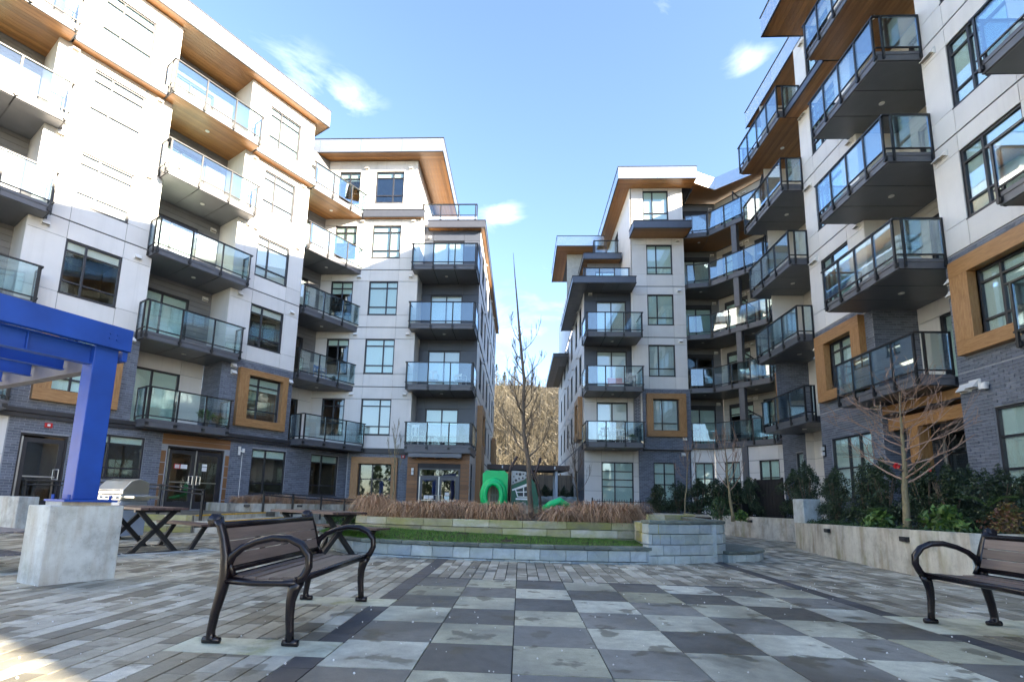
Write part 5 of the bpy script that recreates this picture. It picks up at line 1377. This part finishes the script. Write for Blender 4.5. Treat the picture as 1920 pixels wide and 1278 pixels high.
for i in range(14):
    bm = bmesh.new(); bmesh.ops.create_icosphere(bm, subdivisions=2, radius=.33)
    for v in bm.verts: v.co *= 1+.35*noise.noise(v.co*2+Vector((i*7, 0, 0))); v.co.x *= 1.4; v.co.z *= .75
    me = bpy.data.meshes.new('boulder'); bm.to_mesh(me); bm.free(); me.materials.append(M['stone_blue']); link('boulder', me, rk, T((.2+(i % 7)*.55, 30+.1*random.random(), .75+.40*(i//7))))

# low black fences
def picket(label, P, z, h=.62, sp=.11):
    t = thing('metal_fence', label, 'fence', (*P[0], z)); mbp = MB()
    for i in range(len(P)-1):
        a, b_ = Vector((*P[i], z)), Vector((*P[i+1], z)); L_ = (b_-a).length; d = (b_-a)/L_
        for zz in (.08, h-.1): mb = MB(); mb.tube([a+Vector((0, 0, zz)), b_+Vector((0, 0, zz))], .016, 4); build(mb, 'rail', 'black_metal', t)
        for k in range(int(L_/sp)): p = a+d*(k*sp); mbp.box(p.x-.009, p.x+.009, p.y-.009, p.y+.009, z, z+h)
        build(MB().box(-.03, .03, -.03, .03, 0, h+.06), 'post', 'black_metal', t, T(a))
    tag(build(mbp, 'picket', 'black_metal', t), kind='stuff')
picket('low black picket fence in front of the white and brick block on the right', [(3.3, 23.5), (5.0, 23.3), (6.8, 23.2), (8.6, 22.6)], .62, .62)
picket('black picket fence beside the large window at the right edge', [(9.0, 10.6), (8.8, 9.2), (8.55, 8.2), (8.3, 7.3)], .64, .75)
picket('black picket fence behind the dark yews below the angled balconies', [(8.9, 22.0), (9.6, 19.0), (9.7, 17.0)], .62, .7)
gt = thing('garden_gate', 'solid black garden gate between the yews below the balconies on the right', 'gate', (9.0, 17.9, .62))
Fg, wg = fdir((8.72, 19.2), (9.15, 18.2))
for i in range(8): build(MB().box(i*wg/8+.004, (i+1)*wg/8-.004, -.01, .01, .7, 2.05), 'board', 'black_metal', gt, Fg)
for x in (-.05, wg): build(MB().box(x, x+.05, -.03, .03, .6, 2.1), 'post', 'black_metal', gt, Fg)
bh = thing('pet_waste_bin', 'small black open framed box beside the yews on the path edge', 'bin', (7.75, 18.9, .7))
build(MB().box(-.25, .25, -.15, .15, .0, .05).box(-.25, -.2, -.15, .15, 0, .5).box(.2, .25, -.15, .15, 0, .5).box(-.25, .25, -.15, .15, .45, .5).box(-.2, .2, .1, .15, .05, .45), 'frame', 'black_metal', bh, T((7.95, 18.9, .66)) @ Matrix.Rotation(-1.1, 4, 'Z'))

# ================================================================== PLANTS
def grass_clump(seed, n=230, h=.42, r=.42):
    rnd = random.Random(seed); mb = MB()
    for i in range(n):
        a = rnd.uniform(0, 6.283); r0_ = .20*rnd.random()**.5; L_ = rnd.uniform(.55, 1.15); out_ = r*L_*rnd.uniform(.3, 1.3); hh = h*L_*rnd.uniform(.75, 1.1)
        dx, dy = math.cos(a), math.sin(a); nx, ny = -dy, dx; w = rnd.uniform(.004, .008); x0, y0_ = dx*r0_, dy*r0_
        pts = []; bend = rnd.uniform(.6, 1.02); sw = rnd.uniform(-.22, .22)
        for k in range(6):
            t = k/5; o = out_*(t**1.25); zz = hh*math.sin(t*math.pi*bend)
            pts.append((x0+dx*o+nx*sw*t*t, y0_+dy*o+ny*sw*t*t, zz, w*(1-.7*t)))
        b0 = len(mb.v)
        for (x, y, zz, ww) in pts: mb.v += [(x-nx*ww, y-ny*ww, zz), (x+nx*ww, y+ny*ww, zz)]
        for k in range(5): mb.f.append((b0+2*k, b0+2*k+1, b0+2*k+3, b0+2*k+2)); mb.mi.append(0)
    return mb
ORD = 'first second third fourth fifth sixth seventh eighth ninth tenth eleventh twelfth thirteenth fourteenth fifteenth sixteenth seventeenth eighteenth nineteenth twentieth'.split()
GM = [grass_clump(i, 560, .29+.04*(i % 3), .42+.06*(i % 2)).mesh('grass_clump', 'dry_blade') for i in range(5)]
def clump(x, y, z, s, label, group):
    o = link('ornamental_grass', random.choice(GM), None, T((x, y, z)) @ Matrix.Rotation(random.uniform(0, 6.28), 4, 'Z') @ Matrix.Diagonal((s, s, s*random.uniform(.7, 1.3), 1)))
    tag(o, label, 'grass', group)
lab = 'dry reddish brown ornamental grass clump in the row above the sandstone wall'
xs = [-3.25+.36*i for i in range(9)] + [.80+.30*i for i in range(6)]
for i, x in enumerate(xs):
    lab = ORD[i]+' dry reddish grass clump from the left, front row above the sandstone wall'
    clump(x+random.uniform(-.1, .1), 10.82+random.uniform(-.05, .2)+.03*abs(x), .60, random.choice((.68, .85, .95, 1.1, 1.22)), lab, 'dry grasses above the sandstone wall')
for i, x in enumerate([-3.1+.40*i for i in range(8)]+[.9+.38*i for i in range(5)]):
    lab = ORD[i]+' dry reddish grass clump from the left, back row above the sandstone wall'
    clump(x+random.uniform(-.1, .1), 11.35+random.uniform(-.1, .3), .60, random.uniform(.7, 1.15), lab, 'dry grasses above the sandstone wall')
for i in range(9):
    p = FL @ Vector((9.9+i*.62, -1.5+random.uniform(-.2, .3), 0)); clump(p.x, p.y, .68, random.uniform(.8, 1.1), ORD[i]+' dry brown grass clump from the left in the planter under the left windows', 'dry grasses in the left planter')
for i in range(8): clump(-7.4+.42*i, 21.6+random.uniform(-.5, .5), .3, random.uniform(1.0, 1.3), ORD[i]+' dry brown grass clump from the left below the timber framed ground floor window', 'dry grasses below the timber framed window')

def branch(mb, p, d, L_, r, depth, rnd, upw=.25, kids=(3, 5), spread=.8, seg=5, wob=.18, minr=.003, ratio=.62):
    pts, rs = [p], [r]; q = p.copy(); dd = d.normalized()
    for i in range(seg):
        dd = (dd+Vector((rnd.uniform(-wob, wob), rnd.uniform(-wob, wob), rnd.uniform(-wob, wob)+upw*.25))).normalized(); q = q+dd*(L_/seg); pts.append(q.copy()); rs.append(max(minr, r*(1-.75*(i+1)/seg)))
    mb.tube(pts, rs, 5 if r > .015 else 4 if r > .006 else 3, cap=False)
    if depth <= 0: return
    for k in range(rnd.randint(*kids)):
        t = rnd.uniform(.25, .95); i = min(seg-1, int(t*seg)); bp = pts[i].lerp(pts[i+1], t*seg-i); bd_ = (pts[i+1]-pts[i]).normalized()
        ax = Vector((rnd.uniform(-1, 1), rnd.uniform(-1, 1), rnd.uniform(-1, 1))).normalized(); nd = (bd_+(ax-bd_*ax.dot(bd_)).normalized()*spread+Vector((0, 0, upw))).normalized()
        branch(mb, bp, nd, L_*rnd.uniform(.4, ratio), max(minr, rs[i]*.6), depth-1, rnd, upw, kids, spread, max(3, seg-1), wob, minr, ratio)
def bare_tree(label, base, top, r, levels, seed, blen=1.2, upw=.3, spread=.9, depth=2, nb=16, bark='bark', twig='bark', seg=10, wob=.03, kids=(2, 4), minr=.004, shape=None):
    rnd = random.Random(seed); t = thing('bare_tree', label, 'tree', base)
    a, b_ = Vector(base), Vector(top); pts, rs = [], []
    for i in range(seg+1):
        f = i/seg; p = a.lerp(b_, f)+Vector((rnd.uniform(-wob, wob), rnd.uniform(-wob, wob), 0))*(1 if 0 < i < seg else 0)*(b_-a).length*.3; pts.append(p); rs.append(max(minr, r*(1-f)**.8+minr) if i else r*1.25)
    mb = MB(); mb.tube(pts, rs, 9); build(mb, 'trunk', bark, t, smooth=True)
    mb = MB(); H = (b_-a).length
    for k in range(nb):
        f = levels[0]+(levels[1]-levels[0])*(k+rnd.random())/nb; i = min(seg-1, int(f*seg)); bp = pts[i].lerp(pts[i+1], f*seg-i)
        az = k*2.4+rnd.uniform(-.4, .4); d = Vector((math.cos(az), math.sin(az), upw))
        ll = blen*(shape(f) if shape else (1-.6*(f-levels[0])/(levels[1]-levels[0])))*rnd.uniform(.7, 1.15)
        branch(mb, bp, d, ll, max(minr, rs[i]*.42), depth, rnd, upw, kids, spread, 6, .14, minr)
    build(mb, 'branches', twig, t); return t
bare_tree('tall slender bare tree in the middle of the bed behind the sandstone wall', (.30, 13, .60), (-.31, 13, 7.8), .066, (.20, .66), 3, .92, .55, .65, 2, 21, kids=(3, 5), wob=.025, minr=.0045, shape=lambda f: 1.2-1.3*(f-.2))
bare_tree('bare tree with wide spreading branches growing in the right planter', (7.13, 9.8, .6), (7.28, 9.85, 3.3), .062, (.33, .97), 5, .98, .28, .75, 2, 27, 'bark_pale', 'twig', kids=(2, 3), minr=.0035, wob=.015, shape=lambda f: .85+.35*math.sin((f-.3)*4))
bare_tree('small bare tree in front of the timber framed window on the left', (-4.45, 17.5, .3), (-4.40, 17.5, 3.6), .035, (.45, .98), 8, .8, .9, .5, 2, 12, 'bark_pale', 'bark_pale', minr=.004)
bare_tree('bare tree with upright forked branches behind the path on the right', (6.35, 15.6, .6), (6.2, 15.6, 3.0), .045, (.35, .95), 11, 1.3, .8, .6, 2, 12, 'bark_pale', 'twig', minr=.004)
bare_tree('thin bare tree by the brick corner of the right block', (5.85, 18.5, .6), (6.1, 18.5, 3.3), .03, (.4, .95), 13, 1.0, .8, .6, 2, 10, 'bark_pale', 'twig', minr=.004)
bare_tree('multi branched bare tree at the passage corner of the right block', (2.5, 22, .6), (2.2, 22, 4.2), .04, (.2, .95), 17, 1.1, .7, .6, 2, 16, 'bark', 'bark', minr=.005)
# red ornaments hung in the right tree
for (x, y, z, s, l) in ((6.98, 9.7, 1.86, .05, 'large red ribbon bow tied in the bare tree on the right'), (7.6, 9.75, 1.80, .03, 'small red ribbon tied on the right branch of the bare tree')):
    mb = MB(); 
    for k in range(6):
        a = k*1.05; mb.tube([(0, 0, 0), (s*math.cos(a), s*.4*math.sin(a*2), s*math.sin(a))], [s*.25, s*.5], 6)
    o = build(mb, 'ribbon_bow', 'red_paint', None, T((x, y, z))); tag(o, l, 'ribbon')

def leaf_mass(seed, n, rx, ry, rz, ls, shape='egg', gaps=.25):
    rnd = random.Random(seed); mb = MB(); cl_ = [(Vector((rnd.gauss(0, .45)*rx, rnd.gauss(0, .45)*ry, rz*(.15+.85*rnd.random()))), rnd.uniform(.18, .34)*min(rx, ry)*2) for _ in range(34)]
    for i in range(n):
        c, cr_ = rnd.choice(cl_); d = Vector((rnd.gauss(0, 1), rnd.gauss(0, 1), rnd.gauss(0, 1))).normalized()*cr_*rnd.random()**.4; p = c+d
        f = max(.25, 1-(p.z/rz)**3*.6) if shape == 'egg' else 1
        p.x *= f; p.y *= f
        if p.z < .02 or p.z > rz*1.12: continue
        ax = Vector((rnd.uniform(-1, 1), rnd.uniform(-1, 1), rnd.uniform(-.3, 1))).normalized(); s = ls*rnd.uniform(.6, 1.3); u = ax.orthogonal().normalized(); u = (Matrix.Rotation(rnd.uniform(0, 6.28), 3, ax) @ u); v = ax.cross(u)*.42
        n0 = len(mb.v); mb.v += [tuple(p-u*s), tuple(p+v*s), tuple(p+u*s), tuple(p-v*s)]; mb.f.append((n0, n0+1, n0+2, n0+3)); mb.mi.append(0)
    return mb
def stems(seed, n, rx, rz, r=.008):
    rnd = random.Random(seed); mb = MB()
    for i in range(n): a = rnd.uniform(0, 6.28); mb.tube([(0, 0, -.03), (math.cos(a)*rx*.3, math.sin(a)*rx*.3, rz*.5), (math.cos(a)*rx*.6, math.sin(a)*rx*.6, rz*.9)], [r*1.6, r, r*.5], 5)
    return mb
YM = [(leaf_mass(40+i, 5200, .42, .38, 1.35, .030).mesh('yew_foliage', 'leaf_dark'), stems(60+i, 9, .4, 1.2, .012).mesh('yew_stems', 'bark')) for i in range(4)]
def shrub(name, label, cat, x, y, z, s, meshes, group=None, sz=None, fol='foliage'):
    sz = sz or s; t = thing(name, label, cat, (x, y, z), 0, group); w = T((x, y, z)) @ Matrix.Rotation(random.uniform(0, 6.28), 4, 'Z') @ Matrix.Diagonal((s, s, sz, 1))
    link(fol, meshes[0], t, w); link('stems', meshes[1], t, w); return t
for i, (x, y, s, h) in enumerate(((8.0, 13.3, .95, 1.0), (8.25, 12.5, 1.05, 1.08), (8.1, 11.7, 1.0, 1.05), (8.45, 11.0, 1.1, 1.0), (8.35, 10.3, 1.0, .92), (8.7, 9.7, 1.05, .88), (8.75, 9.0, 1.0, .82), (9.0, 8.5, 1.0, .75), (9.2, 12.2, 1.1, 1.0), (9.3, 11.0, 1.1, .95))):
    shrub('yew_shrub', ORD[i]+' dark yew shrub from the concrete block in the front row of the right planter' if i < 8 else ('dark yew in the back row close to the timber entrance post' if i == 8 else 'dark yew in the back row close to the right brick wall'), 'shrub', x, y, .62, s, YM[i % 4], 'dark yews in the right planter', h)
for i, (x, y, s, h) in enumerate(((6.4, 21.0, 1.4, .95), (7.1, 20.6, 1.4, 1.0), (7.7, 20.3, 1.4, 1.0), (8.25, 19.7, 1.3, .95), (8.5, 19.1, .9, 1.0), (9.25, 17.6, 1.2, 1.15), (9.2, 16.8, .95, 1.3), (9.5, 15.9, .9, 1.0), (8.3, 20.9, 1.3, 1.05), (8.9, 20.2, 1.3, 1.05), (5.8, 21.7, 1.3, .85))):
    shrub('yew_shrub', ORD[i]+' dark yew shrub of the group along the far path under the angled balconies', 'shrub', x, y, .62, s, YM[(i+1) % 4], 'dark yews along the far path', h)
for i in range(7): shrub('yew_shrub', ORD[i]+' dark evergreen shrub from the left in front of the passage board fence', 'shrub', -.2+i*.6, 32.8, .5, 1.0, YM[i % 4], 'dark shrubs before the board fence', 1.1)
RM = [(leaf_mass(80+i, 420, .34, .34, .5, .085, 'egg').mesh('broad_leaves', 'leaf_green'), stems(90+i, 9, .3, .45).mesh('stems', 'bark_pale')) for i in range(2)]
MM = [(leaf_mass(84, 900, .36, .36, .45, .035, 'egg').mesh('small_leaves', 'leaf_mid'), stems(94, 8, .3, .4).mesh('stems', 'bark'))]
NM = [(leaf_mass(86, 700, .38, .34, .55, .032, 'egg').mesh('nandina_leaves', 'leaf_red'), stems(96, 10, .3, .5).mesh('stems', 'bark'))]
shrub('broadleaf_shrub', 'bright green broad leaved shrub right of the bare tree trunk', 'shrub', 7.42, 9.25, .62, .95, RM[0])
shrub('broadleaf_shrub', 'bright green broad leaved shrub left of the bare tree trunk', 'shrub', 6.98, 10.3, .62, .75, RM[1])
shrub('broadleaf_shrub', 'low bright green shrub beside the thin tree on the far path', 'shrub', 6.75, 16.0, .6, .6, RM[1])
shrub('nandina_shrub', 'reddish green feathery shrub near the right end of the planter', 'shrub', 7.55, 8.25, .62, .95, NM[0])
shrub('small_leaved_shrub', 'loose green shrub behind the forked bare tree on the right path', 'shrub', 6.5, 16.9, .6, 1.0, MM[0], None, 1.5)
for i in range(4):
    p = FL @ Vector((13.2+i*.55, -2.5, 0)); shrub('rhododendron', ORD[i]+' small rhododendron from the left in front of the pale left planter wall', 'shrub', p.x, p.y, .0, .9, MM[0] if i % 2 else RM[0], 'rhododendrons by the left planter wall')
def fern(label, x, y, z, s, n=11):
    t = thing('mahonia', label, 'plant', (x, y, z))
    for k in range(n):
        a = k*2.4+random.uniform(-.2, .2); dx, dy = math.cos(a), math.sin(a); mb = MB(); L_ = s*random.uniform(.7, 1.1); prev = None
        for j in range(10):
            f = (j+1)/10; c = Vector((dx*L_*f, dy*L_*f, L_*(1.1*f-.75*f*f)))
            for sd_ in (-1, 1):
                tip = c+Vector((-dy*sd_, dx*sd_, .1))*L_*.26*(1-.5*f)+Vector((dx, dy, 0))*L_*.06
                m = (c+tip)/2; wv = Vector((dx, dy, 0))*L_*.045
                n0 = len(mb.v); mb.v += [tuple(c), tuple(m+wv), tuple(tip), tuple(m-wv)]; mb.f.append((n0, n0+1, n0+2, n0+3)); mb.mi.append(0)
        mb.tube([(0, 0, 0), (dx*L_*.5, dy*L_*.5, L_*.37), (dx*L_, dy*L_, L_*.35)], .004, 4)
        build(mb, 'frond', 'leaf_green', t, T((x, y, z)))
fern('mahonia with arching toothed fronds above the yews right of the bare tree', 8.0, 9.1, 1.15, .42)
fern('small mahonia with yellow green fronds near the right edge of the planter', 7.75, 7.95, .95, .38)
fern('low mahonia left of the bare tree in the right planter', 7.35, 11.2, .95, .36)
mb = MB()
for i in range(5200):
    t_ = random.random(); k = t_*5; P_ = PLR[:6]; j = min(4, int(k)); a, b_ = Vector(P_[j]), Vector(P_[j+1]); p = a.lerp(b_, k-j); x, y = p.x+.18+abs(random.gauss(0, .42)), p.y+random.uniform(-.05, .05); z = .64+abs(random.gauss(0, .05))+.02
    ax = Vector((random.uniform(-.7, .7), random.uniform(-.7, .7), 1)).normalized(); s = random.uniform(.018, .038); u = ax.orthogonal().normalized()*s; v = ax.cross(u)*.6
    q = Vector((x, y, z)); n0 = len(mb.v); mb.v += [tuple(q-u), tuple(q+v), tuple(q+u), tuple(q-v)]; mb.f.append((n0, n0+1, n0+2, n0+3)); mb.mi.append(0)
tag(build(mb, 'ground_cover', 'leaf_mid'), kind='stuff')

# ------------------------------------------------------------------ wooded hillside beyond
def hill_z(x, y):
    d = max(0, y-62); return 1.0+d*.385*(1-.0009*d)+2.5*noise.noise(Vector((x*.03, y*.03, 0)))*min(1, d/20)-.02*max(0, x)*min(1, d/40)*2
mb = MB(); nx_, ny_ = 40, 30
for i in range(nx_+1):
    for j in range(ny_+1): x, y = -120+240*i/nx_, 60+130*j/ny_; mb.v.append((x, y, hill_z(x, y)-.3))
for i in range(nx_):
    for j in range(ny_): a = i*(ny_+1)+j; mb.f.append((a, a+ny_+1, a+ny_+2, a+1)); mb.mi.append(0)
struct(build(mb, 'hillside', 'hill', smooth=True))
mb = MB(); rnd = random.Random(5)
def stick(p, q, w0_, w1_):
    d = (q-p).normalized(); a = d.orthogonal().normalized(); c = d.cross(a)
    n0 = len(mb.v)
    for pt, w in ((p, w0_), (q, w1_)):
        for k in range(3): t = k*2.094; mb.v.append(tuple(pt+a*math.cos(t)*w+c*math.sin(t)*w))
    for k in range(3): mb.f.append((n0+k, n0+(k+1) % 3, n0+3+(k+1) % 3, n0+3+k)); mb.mi.append(0)
for i in range(1700):
    y = 62+70*rnd.random(); x = rnd.uniform(-.16, .17)*y+rnd.uniform(-4, 4); z = hill_z(x, y)-.3
    H = rnd.uniform(4.5, 9.5)*(.75 if y < 75 else 1); b0 = Vector((x, y, z)); lean = Vector((rnd.uniform(-.12, .12), rnd.uniform(-.1, .1), 1)).normalized()
    stick(b0, b0+lean*H, rnd.uniform(.06, .16), .02)
    for k in range(rnd.randint(14, 22)):
        f = rnd.uniform(.12, .97); p = b0+lean*H*f; a = rnd.uniform(0, 6.28); l_ = H*rnd.uniform(.12, .3)*(1.15-f*.7); q = p+Vector((math.cos(a)*.75, math.sin(a)*.75, rnd.uniform(.35, 1.1)))*l_; stick(p, q, .04, .010)
        for _ in range(2): m = p.lerp(q, rnd.uniform(.4, .9)); stick(m, m+Vector((rnd.uniform(-.5, .5), rnd.uniform(-.5, .5), rnd.uniform(.1, .7)))*l_*.6, .016, .006)
tag(build(mb, 'bare_woodland', 'forest_twig'), kind='stuff')
def conifer(x, y, h, seed, label):
    rnd = random.Random(seed); z = hill_z(x, y)-.3; t = thing('conifer', label, 'tree', (x, y, z), 0, 'conifers on the hilltop')
    mb = MB(); mb.tube([(x, y, z), (x, y, z+h)], [.22, .03], 6); build(mb, 'trunk', 'bark', t)
    mb = MB()
    for k in range(900):
        f = rnd.random()**.8; r = h*.22*(1-f)+.15; a = rnd.uniform(0, 6.28); rr = r*rnd.random()**.5; p = Vector((x+rr*math.cos(a), y+rr*math.sin(a), z+h*(.18+.82*f)-rr*.35))
        s = rnd.uniform(.12, .3); d = Vector((math.cos(a), math.sin(a), -.3)); u = Vector((-math.sin(a), math.cos(a), rnd.uniform(-.4, .4)))
        n0 = len(mb.v); mb.v += [tuple(p-d*s), tuple(p+u*s*.4), tuple(p+d*s), tuple(p-u*s*.4)]; mb.f.append((n0, n0+1, n0+2, n0+3)); mb.mi.append(0)
    build(mb, 'crown', 'conifer', t)
for i, (x, y, h) in enumerate(((-6.5, 122, 12), (-4.6, 127, 9.5), (-2.0, 131, 11), (.8, 128, 8), (-8.8, 128, 13), (4.5, 130, 6.5))):
    conifer(x, y, h, 30+i, ORD[i]+' conifer of those standing above the bare woodland on the hilltop')

# ------------------------------------------------------------------ things on the balconies
def chair(name, label, F, x, y, z, rz, mat, h=.85):
    t = thing(name, label, 'chair', (0, 0, 0)); w = F @ T((x, y, z)) @ Matrix.Rotation(rz, 4, 'Z'); t.matrix_basis = w; WM[t] = w
    build(MB().box(-.22, .22, -.22, .22, .42, .45), 'seat', mat, t, w)
    mb = MB(); mb.box(-.22, -.18, .19, .22, .45, h); mb.box(.18, .22, .19, .22, .45, h); mb.box(-.18, .18, .195, .215, h-.12, h); mb.box(-.06, .06, .195, .215, .45, h-.12); build(mb, 'backrest', mat, t, w)
    for sx in (-1, 1):
        for sy in (-1, 1): mb = MB(); mb.tube([(sx*.19, sy*.19, .42), (sx*.22, sy*.22, 0)], .016, 6); build(mb, 'leg', mat, t, w)
        mb = MB(); mb.tube([(sx*.22, .2, .66), (sx*.23, -.15, .66), (sx*.22, -.2, .44)], .014, 6); build(mb, 'armrest', mat, t, w)
def potplant(label, F, x, y, z, s, leafm=0):
    t = thing('potted_plant', label, 'plant', (0, 0, 0)); w = F @ T((x, y, z)); t.matrix_basis = w; WM[t] = w
    mb = MB(); mb.tube([(0, 0, 0), (0, 0, .3*s)], [.11*s, .15*s], 12); build(mb, 'pot', 'pot', t, w)
    link('foliage', (RM[0][0], MM[0][0], YM[0][0])[leafm], t, w @ T((0, 0, .26*s)) @ Matrix.Scale(s*(.8 if leafm < 2 else .35), 4))
chair('patio_chair', 'white bistro chair on the lowest balcony over the timber entrance', FMD, -4.75, -1.7, 3.45, 2.6, 'white_paint', .95)
potplant('dark leafy plant at the right end of the lowest charcoal bay balcony', FMD, -2.75, -1.6, 3.45, 1.3, 2)
potplant('small pot plant at the middle of the lowest charcoal bay balcony', FMD, -3.6, -1.9, 3.45, .7, 1)
chair('patio_chair', 'white patio chair on the second charcoal bay balcony of the left block', FMD, -4.3, -.8, LF[3], 3.1, 'white_paint')
chair('patio_chair', 'white low chair at the right of the second charcoal bay balcony', FMD, -3.0, -.8, LF[3], 2.6, 'white_paint', .7)
chair('patio_chair', 'black chair at the right end of the middle balcony on the right block', FMW, 5.75, -.8, RF[3]-.2, -.6, 'charcoal_fabric')
lo = thing('lounge_seat', 'red cushioned lounge seat on the middle balcony of the right block', 'seat', (0, 0, 0)); w = FMW @ T((5.0, -.7, RF[3]-.2)); lo.matrix_basis = w; WM[lo] = w
build(MB().box(-.4, .4, -.3, .3, .25, .38), 'cushion', 'red_paint', lo, w, bevel=.03); build(MB().box(-.4, .4, .22, .34, .38, .75), 'back_cushion', 'red_paint', lo, w, bevel=.03); build(MB().box(-.42, .42, -.3, .34, .0, .25), 'frame', 'white_paint', lo, w)
chair('patio_chair', 'dark folding chair on the lowest connector balcony beside the brick corner', frame((9.5, 27.4), (0, -1)), 0, 0, conn[2], 2.4, 'charcoal_fabric')
chair('patio_chair', 'black wire chair on the lowest balcony of the right block', FMW, 4.4, -.9, RF[2]-.2, 2.8, 'black_metal')
chair('patio_chair', 'white chair on the lowest balcony of the right block', FMW, 5.2, -.9, RF[2]-.2, .4, 'white_paint')
potplant('yellow green pot plant on the lowest balcony of the right block', FMW, 5.7, -1.3, RF[2]-.2, .7)
potplant('yellow green pot plant on the terrace above the double doors', FL, 8.9, -.5, 3.42, .9)
potplant('small plant in a grey pot at the right of the terrace above the double doors', FL, 9.35, -.55, 3.42, .7, 1)
chair('patio_chair', 'grey chair behind glass on the corner balcony at third floor', FL, 13.4, .5, LF[3], 1.0, 'grey_panel')
potplant('terracotta coloured plant stand corner on the crowded third floor balcony', FL, 14.9, .35, LF[3], .6, 1)
chair('patio_chair', 'blue chair on the crowded third floor corner balcony', FL, 14.2, .45, LF[3], .4, 'blue_seat', .75)
tb = thing('cushion_pile', 'stack of white cushions at the near end of the third floor right balcony', 'cushions', (0, 0, 0)); w = FR @ T((-12.75, -.6, RF[3])); tb.matrix_basis = w; WM[tb] = w
for i in range(4): build(MB().box(-.33+.04*i, .33, -.28, .28, .05+i*.2, .23+i*.2), 'cushion', 'curtain', tb, w, bevel=.06)

# belt of evergreens behind the viewpoint, seen mirrored in the glass of the courtyard
mb = MB(); rnd = random.Random(9)
for i in range(26):
    x, y, h = -30+i*1.75+rnd.uniform(-.6, .6), -26+rnd.uniform(-3, 3), rnd.uniform(6, 10.5)
    mb.tube([(x, y, -.05), (x, y, h*.9)], [.16, .04], 5)
    for k in range(420):
        f = rnd.random()**.8; r = h*.2*(1-f)+.25; a = rnd.uniform(0, 6.283); p = Vector((x+r*rnd.random()**.5*math.cos(a), y+r*rnd.random()**.5*math.sin(a), h*(.08+.92*f))); sz = rnd.uniform(.15, .4)
        ax = Vector((rnd.uniform(-1, 1), rnd.uniform(-1, 1), rnd.uniform(-1, 1))).normalized(); u = ax.orthogonal().normalized()*sz; v = ax.cross(u)*.5; n0 = len(mb.v)
        mb.v += [tuple(p-u), tuple(p+v), tuple(p+u), tuple(p-v)]; mb.f.append((n0, n0+1, n0+2, n0+3)); mb.mi.append(0)
tag(build(mb, 'tree_belt', 'leaf_mid'), kind='stuff')
